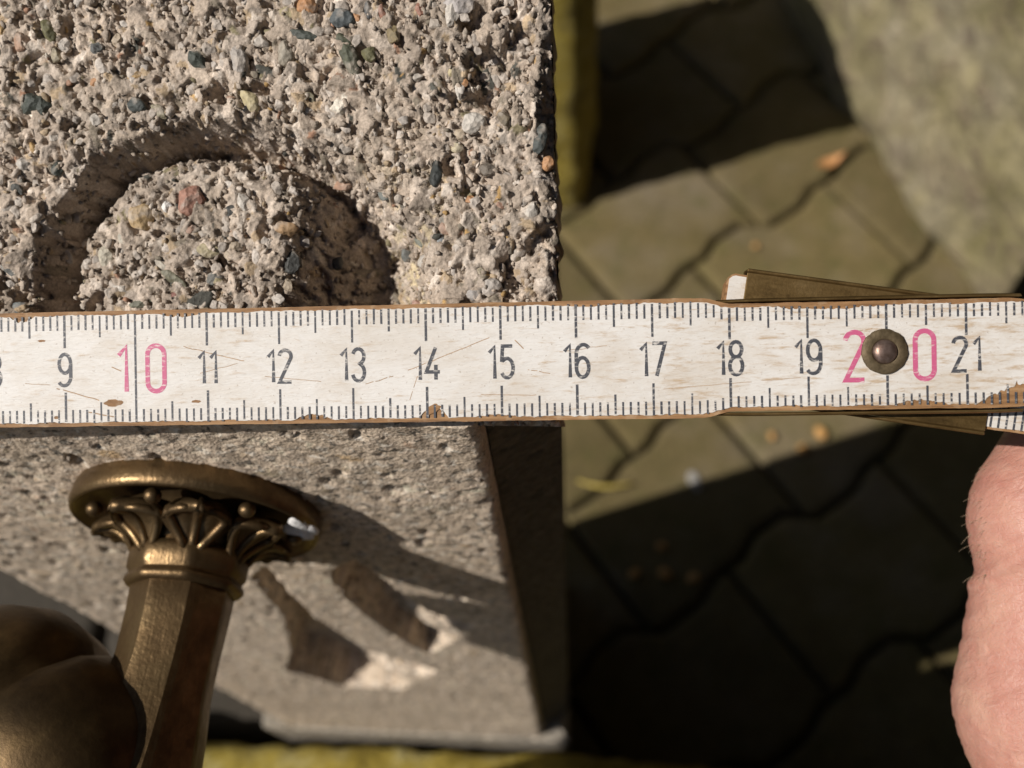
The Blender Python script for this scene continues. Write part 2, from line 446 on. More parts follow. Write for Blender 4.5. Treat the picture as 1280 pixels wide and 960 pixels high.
def scatter_grains(name, P, C, n, size, steep, parent, seed, nrm_ref, sel=None):
    """n little angular chips bedded in the sheet, steeper faces favoured when steep > 0"""
    r = np.random.default_rng(seed); du = P[1:, :-1] - P[:-1, :-1]; dv = P[:-1, 1:] - P[:-1, :-1]
    nn = np.cross(dv, du); ar = np.linalg.norm(nn, axis=2); nn = nn / np.maximum(ar, 1e-12)[..., None]; nn *= np.sign(nn @ nrm_ref)[..., None]
    wgt = ar * (np.clip(1 - (nn @ nrm_ref), 0, 1) ** 1.0 if steep else 1.0)
    if sel is not None: wgt = wgt * sel[:-1, :-1]
    wgt[:2] = wgt[-2:] = 0; wgt[:, :2] = wgt[:, -2:] = 0
    cum = np.cumsum(wgt.reshape(-1)); idx = np.searchsorted(cum, r.uniform(0, cum[-1], n)); nx = P.shape[1] - 1
    jj, ii = idx // nx, idx % nx; base = P[jj, ii] + du[jj, ii] * r.random(n)[:, None] + dv[jj, ii] * r.random(n)[:, None]; no = nn[jj, ii]
    bm = bmesh.new(); bmesh.ops.create_icosphere(bm, subdivisions=1, radius=1); bm.verts.ensure_lookup_table()
    tv = np.array([v.co[:] for v in bm.verts]); tf = np.array([[v.index for v in f.verts] for f in bm.faces]); bm.free()
    k = len(tv); jit = 1 + r.uniform(-.28, .22, (n, k, 1)); s = (r.uniform(size[0], size[1], n) * (.6 + .4 * r.random(n)))[:, None, None]
    sc = np.stack([r.uniform(.8, 1.7, n), r.uniform(.55, 1.0, n), r.uniform(.45, .9, n)], 1)[:, None, :]
    q = r.normal(size=(n, 4)); q /= np.linalg.norm(q, axis=1)[:, None]; w_, x, y, z = q.T
    Rm = np.stack([1 - 2 * (y * y + z * z), 2 * (x * y - z * w_), 2 * (x * z + y * w_), 2 * (x * y + z * w_), 1 - 2 * (x * x + z * z), 2 * (y * z - x * w_), 2 * (x * z - y * w_), 2 * (y * z + x * w_), 1 - 2 * (x * x + y * y)], 1).reshape(n, 3, 3)
    v = np.einsum('nij,nkj->nki', Rm, tv[None] * jit * sc) * s * .5 + (base + no * s[:, 0] * .08)[:, None, :]
    f = (tf[None] + (np.arange(n) * k)[:, None, None]).reshape(-1, 3)
    me = bpy.data.meshes.new(name); me.vertices.add(n * k); me.vertices.foreach_set('co', v.reshape(-1).astype(np.float32))
    me.loops.add(f.size); me.loops.foreach_set('vertex_index', f.reshape(-1).astype(np.int32)); me.polygons.add(len(f))
    me.polygons.foreach_set('loop_start', np.arange(0, f.size, 3, dtype=np.int32)); me.polygons.foreach_set('loop_total', np.full(len(f), 3, np.int32)); me.update(calc_edges=True)
    cc_ = np.clip(_cc[r.choice(len(_cc), n, p=_cw)] * r.normal(1, .12, n)[:, None], .02, .65)
    at = me.color_attributes.new('Col', 'FLOAT_COLOR', 'POINT'); c4 = np.ones((n * k, 4), np.float32); c4[:, :3] = np.repeat(cc_, k, 0); at.data.foreach_set('color', c4.reshape(-1))
    o = link(name, me, MCONC, parent, smooth=False); o['kind'] = 'stuff'; return o

# ------------------------------------------------------------------ the pillar
XL = .0235; YB = .146                                   # left side, back
TANS = math.tan(SLOPE); COSS = math.cos(SLOPE); SINS = math.sin(SLOPE)
STOP = .281                                             # chamfers run out above the foot
pillar = empty('concrete_pillar', (.092, .07, 0))
tag(pillar, 'weathered square exposed-aggregate concrete pillar with sloping carved top under the ruler', 'pillar')
PO = Matrix.Translation((-.092, -.07, 0))
def pobj(o): o.matrix_parent_inverse = PO; return o
def top_uv(px, py):                                     # photo position -> coordinates on the sloping top
    p = on_plane(px, py, NF, (0, 0, HT)); return p[0], p[1] / COSS
def top_point(u, v, h): return np.array([u, v * COSS - h * SINS, HT + v * SINS + h * COSS])
def build_body():
    g = .0035
    ch = CH
    poly = [(XL + ch - .0002, g), (XL + ch + .004, .026), (XR - ch - .004, .026), (XR - ch + .0002, g), (XR - .0008, ch + .0002), (XR - .0075, YB), (XL, YB), (XL, ch)]
    bm = bmesh.new(); a = []; b = []
    nseg = 14
    rings = []
    for k in range(nseg + 1):
        ring = []
        for x, y in poly:
            zt = HT + (y) * TANS - (.036 if abs(y - .026) < 1e-6 else .006)
            ring.append(bm.verts.new((x, y, STOP + (zt - STOP) * k / nseg)))
        rings.append(ring)
    n = len(poly)
    for r0, r1 in zip(rings, rings[1:]):
        for i in range(n): bm.faces.new((r0[i], r0[(i + 1) % n], r1[(i + 1) % n], r1[i]))
    bm.faces.new(rings[0][::-1])
    # the core stays well below the carved top
    low = []
    for x, y in poly:
        x2, y2 = .092 + (x - .092) * .93, .075 + (y - .075) * .90
        low.append(bm.verts.new((x2, y2, HT + y2 * TANS - .030)))
    for i in range(n): bm.faces.new((rings[-1][i], rings[-1][(i + 1) % n], low[(i + 1) % n], low[i]))
    bm.faces.new(low)
    pobj(bmobj('shaft', bm, MSHADED, pillar))
    bm = bmesh.new(); add_prism(bm, [(XL - .0005, -.0012), (XR - .0002, -.0012), (XR - .007, YB + .001), (XL - .0005, YB + .001)], -.01, STOP - .004)
    # chamfer stops: little pyramids in the corners
    for sx, cx in ((1, XR), (-1, XL)):
        v = [bm.verts.new(p) for p in ((cx - sx * CH * 1.05, -.001, STOP - .0045), (cx - sx * .0004, -.001, STOP - .0045), (cx - sx * .0004, CH * 1.05, STOP - .0045), (cx - sx * CH * .45, CH * .45, STOP + .006))]
        bm.faces.new((v[0], v[1], v[3])); bm.faces.new((v[1], v[2], v[3])); bm.faces.new((v[2], v[0], v[3])); bm.faces.new((v[0], v[2], v[1]))
    bmesh.ops.bevel(bm, geom=[e for e in bm.edges if e.calc_length() > .1], offset=.0015, segments=2, affect='EDGES')
    pobj(bmobj('foot', bm, concrete_plain('foot_stone', (.36, .32, .27)), pillar))
build_body()

# ---- sloping top with the round carved boss
def build_top():
    U0_ = XL
    pitch = .00026; u0, u1, v0, v1 = XL, XR, 0.0, YB / COSS
    # fine where the lens looks, coarser towards the hidden back
    vs = np.concatenate([np.arange(v0, .066, pitch), np.arange(.066, v1, .0009)]); vs[-1] = v1
    nx = int((u1 - u0) / pitch) + 1; nyf = int(v1 / pitch) + 1
    U = u0 + np.arange(nx) * pitch; Vf = np.arange(nyf) * pitch
    UU, VV = np.meshgrid(U, Vf)
    cu, cv = top_uv(290, 366)
    au, av = .0296, .0245
    du, dv = (UU - cu) / au, (VV - cv) / av
    wob = smooth_noise(nyf, nx, 34, 3) * .035 + smooth_noise(nyf, nx, 12, 4) * .022
    r = np.sqrt(du * du + dv * dv) + wob
    tr_ = np.clip(du / np.maximum(r, .2), 0, 1) ** .8          # 1 on the right-hand side
    wi = .90 - .20 * tr_; DG = .0122 + .0045 * tr_
    groove = -DG * (1 - np.clip((r - wi) / (1.0 - wi), 0, 1))
    eu, ev = top_uv(281, 352)
    bu, bv = (UU - eu) / .0232, (VV - ev) / .0186
    rb = np.sqrt(bu * bu + bv * bv) + wob * 1.1
    bossz = -.0010 - .0020 * np.clip(rb, 0, 1.2) ** 2 - 1.30 * np.clip(UU - eu - .0078 - .18 * (VV - ev), 0, .02)
    bk = sst(rb, .92, 1.05)
    boss = bossz * (1 - bk) - DG * bk
    base = np.where(r < .97, np.maximum(groove, boss), groove)
    base = base - .0006 * (1 - sst(r, 1.0, 1.10)) * (r > .98)
    base += smooth_noise(nyf, nx, 60, 5) * .0005 + smooth_noise(nyf, nx, 18, 6) * .00035
    # broken hollow near the right edge and crumbled arris
    for (px, py, ru, rv, dep) in ((628, 88, .0040, .0046, .0034), (612, 128, .0030, .0026, .0022), (668, 60, .003, .005, .0022), (612, 20, .0022, .0022, .0022), (655, 335, .0038, .0042, .0018), (225, 128, .0030, .0014, .0024), (283, 115, .0016, .0022, .003), (95, 40, .0012, .0028, .0018), (15, 300, .0022, .0014, .0016), (600, 245, .0012, .0012, .0014)):
        hu, hv = top_uv(px, py); q = np.sqrt(((UU - hu) / ru) ** 2 + ((VV - hv) / rv) ** 2) + smooth_noise(nyf, nx, 14, int(px)) * .25
        base -= dep * (1 - sst(q, .55, 1.05))
    ed = np.minimum(u1 - UU, UU - u0) + (smooth_noise(nyf, nx, 20, 8) + .6 * smooth_noise(nyf, nx, 7, 9)) * .0009
    base -= .0035 * np.clip(1 - ed / .0032, 0, 1.6) ** 2
    fe = VV + (smooth_noise(nyf, nx, 20, 18)) * .0008
    base -= .003 * np.clip(1 - fe / .003, 0, 1.5) ** 2
    hf = base - .0006 + smooth_noise(nyf, nx, 3, 10) * .00016 + smooth_noise(nyf, nx, 1.6, 12) * .0001
    cf = np.empty(hf.shape + (3,)); cf[:] = (.40, .338, .28)
    yel = np.exp(-(((UU - top_uv(520, 320)[0]) / .006) ** 2 + ((VV - top_uv(520, 320)[1]) / .011) ** 2))[..., None]
    cf[:] = cf * (1 - yel) + np.array((.47, .40, .27)) * yel
    cf *= (1 + .18 * smooth_noise(nyf, nx, 5, 13))[..., None]
    flat = (r > .9)
    fine = np.ones_like(flat)
    area = (u1 - u0) * v1
    ang = 2.05
    stamp(hf, cf, pitch, u0, v0, int(area / .0000042), (.0018, .0036), .24, base, flat | (rb < .95), seed=21)
    stamp(hf, cf, pitch, u0, v0, int(area / .0000016), (.0009, .0018), .42, base, None, (1.1, 3.0), ang, seed=22)
    stamp(hf, cf, pitch, u0, v0, int(area / .0000008), (.0005, .0010), .44, base, None, (1.1, 2.6), ang, seed=23)
    rp = np.random.default_rng(61)
    for k in range(520):                                        # pits where stones fell out
        pu, pv, sz = rp.uniform(u0, u1), rp.uniform(0, v1), rp.uniform(.0005, .0016) * (1.5 if k % 9 == 0 else 1)
        i0, i1 = max(0, int((pu - u0 - 2 * sz) / pitch)), int((pu - u0 + 2 * sz) / pitch) + 1; j0, j1 = max(0, int((pv - 2 * sz) / pitch)), int((pv + 2 * sz) / pitch) + 1
        sub = hf[j0:j1, i0:i1]
        if sub.size == 0: continue
        th = rp.uniform(0, 3.14); X_ = UU[j0:j1, i0:i1] - pu; Y_ = VV[j0:j1, i0:i1] - pv
        q = np.hypot((X_ * math.cos(th) + Y_ * math.sin(th)) / (sz * 1.5), (-X_ * math.sin(th) + Y_ * math.cos(th)) / (sz * .8)) + .25 * smooth_noise(*sub.shape, 3, k)
        sub -= sz * rp.uniform(.8, 1.3) * (1 - sst(q, .6, 1.0))
    tone = 1 + .13 * smooth_noise(nyf, nx, 26, 62) + .10 * smooth_noise(nyf, nx, 11, 63)
    cf *= tone[..., None] * np.array((1.03, 1.02, 1.015))
    hf += smooth_noise(nyf, nx, 2.2, 14) * .00006
    j = np.clip((vs / pitch).round().astype(int), 0, nyf - 1)
    H = hf[j]; Uo = UU[j].copy(); Vo = np.repeat(vs[:, None], nx, 1); C = cf[j]
    # turn the borders down so the sheet closes on the shaft
    P = np.empty(H.shape + (3,))
    for e_ in (0, 1): pass
    H[:, 0] = H[:, -1] = -.014; H[0] = -.010; H[-1] = -.012
    sidej = smooth_noise(len(vs), nx, 9, 15)[:, -3] * .0005 + smooth_noise(len(vs), nx, 3, 16)[:, -3] * .0003
    Uo[:, -2] -= sidej + .0003; Uo[:, -1] -= sidej + .0002
    Uo = U0_ + (Uo - U0_) * (1 - (.043 * Vo) / (u1 - U0_))
    P[..., 0] = Uo; P[..., 1] = Vo * COSS - H * SINS; P[..., 2] = HT + Vo * SINS + H * COSS
    pobj(scatter_grains('groove_grit', P, C, 2600, (.0006, .0018), True, pillar, 51, NF, (VV[j] < .06)))
    pobj(scatter_grains('loose_grit', P, C, 1600, (.0005, .0014), False, pillar, 52, NF, (VV[j] < .066) & (UU[j] > .07)))
    o = pobj(sheet('carved_top', P, C, MCONC, pillar)); tag(o, 'rough carved top of broken aggregate with a round boss', kind='stuff')
    return hf, cf, base, pitch, u0
HF, CF, BASE, PITCH, U0 = build_top()
def top_h(u, v, field=None):
    f = HF if field is None else field
    j = int(np.clip(round(v / PITCH), 0, f.shape[0] - 1)); i = int(np.clip(round((u - U0) / PITCH), 0, f.shape[1] - 1)); return f[j, i]

# ---- single stones in the top
def stone_meshes():
    out = []
    for k in range(14):
        bm = bmesh.new(); bmesh.ops.create_icosphere(bm, subdivisions=3, radius=1)
        rr = random.Random(100 + k)
        pl = [(Vector((rr.gauss(0, 1), rr.gauss(0, 1), rr.gauss(0, 1))).normalized(), rr.uniform(.52, .88)) for _ in range(12)]
        for v in bm.verts:
            d = v.co.copy()
            for n_, o_ in pl:
                s = d.dot(n_) - o_
                if s > 0: d -= n_ * s * .92
            d *= 1 + .09 * mnoise.noise(v.co * 2.3 + Vector((k * 7, 0, 0))) + .04 * mnoise.noise(v.co * 6 + Vector((k * 3, 5, 0)))
            v.co = d
        me = bpy.data.meshes.new('stone'); bm.to_mesh(me); bm.free(); me.materials.append(MPEB)
        me.polygons.foreach_set('use_smooth', [k % 3 == 0] * len(me.polygons)); out.append(me)
    return out
SM = stone_meshes()
FRAME = np.stack([np.array([1, 0, 0]), np.array([0, COSS, SINS]), NF], 1)
def put_stone(px, py, lx, ly, rot, col, rise=.4, k=None, uv=None, hz=.6, label=None):
    """lx, ly half sizes in photo pixels (94 px = 1 cm), rot in degrees on the face"""
    u, v = uv if uv else top_uv(px, py)
    a, b = lx / 9400, ly / 9400; h = hz * min(a, b) * 1.15
    z = top_h(u, v, BASE) + h * (rise * 2 - 1) * .9 + .0002
    o = bpy.data.objects.new('stone', SM[rnd.randrange(14) if k is None else k]); COL.objects.link(o); o.parent = pillar
    m = Matrix(FRAME.tolist()).to_4x4() @ Matrix.Rotation(math.radians(rot), 4, 'Z') @ Matrix.Rotation(rnd.uniform(-.25, .25), 4, 'X') @ Matrix.Diagonal((a, b, h, 1))
    p = top_point(u, v, z); m.translation = Vector(p)
    o.matrix_parent_inverse = PO; o.matrix_local = m if False else m
    o.matrix_parent_inverse = PO
    mu = sum(col) / 3; col = [(.78 * c_ + .22 * mu * t_) for c_, t_ in zip(col, (1.06, 1.0, .92))]
    o.matrix_basis = m; o.color = tuple(col) + (1,)
    if label: o['label'] = label
GRN = (.045, .055, .042); OLV = (.13, .12, .045); OCH = (.42, .25, .07); RED = (.30, .125, .075); GRY = (.36, .315, .275); LGR = (.48, .43, .37); BLU = (.115, .12, .115); ORG = (.42, .19, .06); YEL = (.44, .36, .18); WHT = (.68, .66, .62); BRN = (.16, .12, .07)
HERO = [(26, 54, 16, 12, -45, (.34, .19, .11)), (3, 37, 8, 8, 0, OCH), (60, 38, 10, 17, 20, OLV), (70, 70, 13, 9, -40, (.30, .25, .16)), (8, 15, 9, 5, 10, LGR), (40, 128, 20, 14, 20, GRN), (55, 133, 12, 13, 0, GRN),
        (118, 103, 8, 6, 0, ORG), (86, 104, 5, 5, 0, (.34, .17, .09)), (168, 95, 11, 7, 0, OCH), (120, 60, 11, 9, 0, BLU), (170, 132, 14, 10, -30, (.05, .06, .055)), (248, 75, 18, 11, -50, GRN), (238, 130, 15, 11, 0, BLU),
        (313, 125, 11, 18, 35, YEL), (300, 78, 12, 20, 15, GRY), (325, 50, 14, 9, -20, LGR), (357, 66, 13, 17, 0, (.31, .265, .2)), (378, 45, 24, 7, -10, GRN), (384, 10, 14, 14, 0, ORG), (310, 2, 9, 5, 0, (.05, .05, .045)),
        (428, 25, 18, 13, -20, (.07, .085, .09)), (437, 72, 12, 32, 28, (.07, .075, .04)), (463, 68, 12, 12, 0, OLV), (447, 22, 7, 9, 30, ORG), (477, 15, 8, 11, 20, RED), (525, 13, 7, 10, 10, RED), (492, 45, 11, 14, 30, (.20, .145, .06)),
        (460, 12, 8, 14, 0, (.08, .085, .09)), (566, 12, 12, 24, -10, LGR), (572, 8, 22, 14, 0, (.38, .34, .32)), (592, 156, 17, 14, 0, LGR), (572, 184, 9, 8, 0, (.45, .38, .24)), (546, 215, 9, 20, -5, (.03, .035, .032)),
        (565, 91, 6, 7, 0, YEL), (581, 105, 5, 6, 0, ORG), (630, 150, 11, 12, 0, BRN), (675, 175, 9, 22, -10, (.055, .065, .06)), (685, 205, 9, 10, 0, ORG), (608, 212, 12, 9, 0, (.15, .12, .09)), (627, 256, 8, 6, 0, (.36, .19, .12)),
        (588, 250, 7, 5, 0, ORG), (556, 285, 11, 8, -20, (.42, .26, .18)), (472, 232, 10, 16, 30, (.13, .14, .125)), (517, 290, 9, 17, 15, (.15, .16, .125)), (528, 262, 5, 8, 10, (.2, .15, .1)), (550, 300, 5, 9, 0, (.23, .25, .26)), (532, 325, 18, 14, 0, (.42, .38, .33)),
        (525, 352, 15, 8, -35, (.12, .12, .08)), (505, 372, 9, 6, 0, (.42, .24, .18)), (525, 374, 8, 5, 0, BRN), (539, 375, 6, 5, 0, (.40, .22, .15)), (614, 360, 14, 12, 0, GRY), (592, 367, 14, 9, 0, (.34, .31, .29)), (604, 305, 6, 4, 0, (.38, .18, .1)),
        (665, 262, 10, 12, -20, LGR), (645, 318, 9, 8, 0, BRN), (490, 305, 9, 11, 0, (.16, .17, .16)), (490, 345, 10, 7, 0, (.42, .38, .3)), (600, 340, 8, 6, 0, (.36, .3, .2)), (573, 110, 5, 18, 8, LGR), (520, 97, 12, 6, -10, LGR), (505, 150, 9, 7, 0, GRY),
        (42, 185, 6, 9, 20, OCH), (71, 210, 8, 12, 0, GRN), (20, 235, 14, 7, -35, (.06, .06, .05)), (15, 340, 20, 6, -20, (.09, .09, .08)), (25, 385, 12, 8, 0, (.10, .12, .12)), (118, 150, 10, 9, 0, LGR), (66, 170, 10, 10, 0, LGR), (30, 205, 11, 9, 0, LGR),
        # on the boss
        (233, 248, 20, 22, -25, (.34, .15, .095), .62), (171, 270, 19, 20, 30, (.46, .30, .12), .55), (203, 256, 8, 8, 0, WHT, .6), (257, 312, 17, 10, -10, (.40, .33, .18), .5), (287, 262, 11, 8, 0, (.05, .05, .045), .5), (236, 286, 8, 7, 0, (.30, .17, .11), .5),
        (124, 320, 13, 17, 0, (.44, .39, .29), .45), (115, 333, 5, 6, 0, (.6, .62, .58), .5), (265, 348, 12, 9, 0, (.12, .115, .1), .45), (170, 377, 18, 8, 10, (.14, .14, .095), .5), (212, 346, 22, 8, -35, (.17, .16, .10), .4), (212, 368, 8, 4, 0, (.30, .12, .09), .5),
        (352, 285, 18, 12, 0, (.38, .22, .09), .5), (360, 325, 14, 16, 0, (.05, .05, .045), .5), (402, 318, 10, 11, 0, (.05, .05, .045), .5), (410, 215, 16, 9, 0, (.36, .19, .11), .5), (300, 250, 9, 14, 20, LGR, .5), (198, 330, 15, 6, -20, (.42, .37, .29), .5),
        (292, 305, 9, 8, 0, (.35, .27, .18), .5), (145, 360, 12, 8, -30, LGR, .5), (240, 380, 14, 7, 0, (.42, .38, .32), .5), (150, 300, 9, 14, 20, (.4, .36, .28), .5)]
for h_ in HERO:
    put_stone(h_[0], h_[1], h_[2] * 1.05, h_[3] * 1.05, h_[4], h_[5], h_[6] if len(h_) > 6 else .52)
DARKW = [(55, 315, 12, 17, GRN), (60, 368, 22, 9, GRN), (75, 395, 12, 6, GRN)]
n_st = len(HERO)
tries = 0
while n_st < 296 and tries < 4000:
    tries += 1
    px, py = rnd.uniform(-20, 700), rnd.uniform(-25, 385)
    u, v = top_uv(px, py)
    if u > XR - .0035 - .043 * v or v < .001: continue
    b0 = top_h(u, v, BASE)
    if b0 < -.006: continue
    s = rnd.uniform(5.5, 11); a_ = rnd.uniform(1, 1.9)
    c = STONE_COLS[rnd.choices(range(len(STONE_COLS)), [k[1] for k in STONE_COLS])[0]][0]
    f_ = rnd.uniform(.8, 1.2); c = [min(.6, k * f_) for k in c]
    put_stone(px, py, s * a_ ** .5, s / a_ ** .5, rnd.gauss(118, 35), c, rnd.uniform(.38, .6)); n_st += 1

# ---- front face with two pointed carved flutes
def build_front():
    pitch = .00058; x0, x1 = XL + CH - .0005, XR - CH + .0004; z0, z1 = STOP - .003, HT + .0005
    nx = int((x1 - x0) / pitch) + 1; ny = int((z1 - z0) / pitch) + 1
    X = x0 + np.arange(nx) * pitch; Z = z0 + np.arange(ny) * pitch
    XX, ZZ = np.meshgrid(X, Z)
    base = smooth_noise(ny, nx, 40, 31) * .0003 + smooth_noise(ny, nx, 14, 32) * .00015
    def fl(px, py): p = on_plane(px, py, (0, 1, 0), (0, 0, 0)); return p[0], p[2]
    def poly_mask(pts):
        inside = np.zeros(XX.shape, bool); n = len(pts)
        for i in range(n):
            xa, za = pts[i]; xb, zb = pts[(i + 1) % n]
            if za == zb: continue
            cnd = ((za > ZZ) != (zb > ZZ)) & (XX < (xb - xa) * (ZZ - za) / (zb - za) + xa); inside ^= cnd
        return inside
    def poly_dist(pts):
        d = np.full(XX.shape, 1.0); n = len(pts)
        for i in range(n):
            a = np.array(pts[i]); b = np.array(pts[(i + 1) % n]); ab = b - a
            t = np.clip(((XX - a[0]) * ab[0] + (ZZ - a[1]) * ab[1]) / max(1e-12, ab.dot(ab)), 0, 1)
            d = np.minimum(d, np.hypot(XX - a[0] - t * ab[0], ZZ - a[1] - t * ab[1]))
        return d
    F1 = [fl(*p) for p in ((316, 722), (332, 708), (392, 768), (462, 815), (545, 838), (500, 862), (430, 858), (356, 838), (366, 812), (356, 770))]
    F2 = [fl(*p) for p in ((412, 716), (445, 700), (490, 732), (536, 766), (596, 782), (536, 818), (480, 785), (436, 750))]
    F3 = [fl(*p) for p in ((-160, 560), (-30, 528), (88, 528), (84, 546), (50, 562), (20, 574), (0, 592), (-60, 640), (-150, 660))]
    for k, (pts, dep, end) in enumerate(((F1, .014, fl(515, 850)), (F2, .012, fl(575, 790)), (F3, .0, None))):
        m = poly_mask(pts); d = poly_dist(pts) + smooth_noise(ny, nx, 6, 40 + k) * .0003
        f = np.clip(d / .0022, 0, 1)
        if end is not None:
            # the floor climbs back to the surface towards the pointed end
            far = np.hypot((XX - end[0]), (ZZ - end[1])); f = f * sst(far, .0, .030)
        base = np.where(m, base - dep * f, base)
    # pores
    r = np.random.default_rng(77)
    hf = base + smooth_noise(ny, nx, 2.2, 33) * .00012
    cf = np.empty(hf.shape + (3,)); cf[:] = (.60, .51, .415)  # colour lightened to make up for the sun only grazing this face
    cf *= (1 + .15 * smooth_noise(ny, nx, 4, 34))[..., None]
    area = (x1 - x0) * (z1 - z0)
    stamp(hf, cf, pitch, x0, z0, int(area / .000012), (.002, .0048), .04, base, None, seed=35)
    stamp(hf, cf, pitch, x0, z0, int(area / .000004), (.0012, .0026), .10, base, None, (1.1, 2.4), seed=36)
    cf = .58 * cf + .42 * np.array((.72, .59, .45)); cf *= (1 + .16 * smooth_noise(ny, nx, 2.5, 38) + .10 * smooth_noise(ny, nx, 30, 39))[..., None]
    cf = np.clip(cf * np.array((1.10, 1.08, 1.06)), .05, .78)
    for k in range(300):
        px, pz, s = r.uniform(x0, x1), r.uniform(z0, z1), r.uniform(.0004, .0013)
        i0, i1 = int((px - x0 - s * 2) / pitch), int((px - x0 + s * 2) / pitch) + 1; j0, j1 = int((pz - z0 - s * 3) / pitch), int((pz - z0 + s * 3) / pitch) + 1
        i0, j0 = max(i0, 0), max(j0, 0)
        sub = hf[j0:j1, i0:i1]
        if sub.size == 0: continue
        q = np.hypot((XX[j0:j1, i0:i1] - px) / (s * 1.1), (ZZ[j0:j1, i0:i1] - pz) / (s * 2.0))
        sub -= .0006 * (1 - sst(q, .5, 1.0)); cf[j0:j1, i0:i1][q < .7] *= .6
    ed = np.minimum(x1 - XX, XX - x0) + smooth_noise(ny, nx, 6, 37) * .0008
    hf -= .002 * np.clip(1 - ed / .0022, 0, 1.5) ** 2
    hf[:, 0] = hf[:, -1] = -.008; hf[0] = hf[-1] = -.008
    P = np.stack([XX, -hf, ZZ], -1)
    pobj(scatter_grains('flute_grit', P, cf, 500, (.0008, .0018), True, pillar, 53, np.array([0, -1.0, 0])))
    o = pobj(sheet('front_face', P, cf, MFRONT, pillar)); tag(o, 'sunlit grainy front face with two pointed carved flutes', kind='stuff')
build_front()

# ------------------------------------------------------------------ brass tap
TX, TZ = on_plane(252, 631, (0, 1, 0), (0, 0, 0))[[0, 2]]
tap = empty('brass_tap', (TX, 0, TZ)); tag(tap, 'old brass tap with leaf-ornamented escutcheon on the pillar front', 'tap')
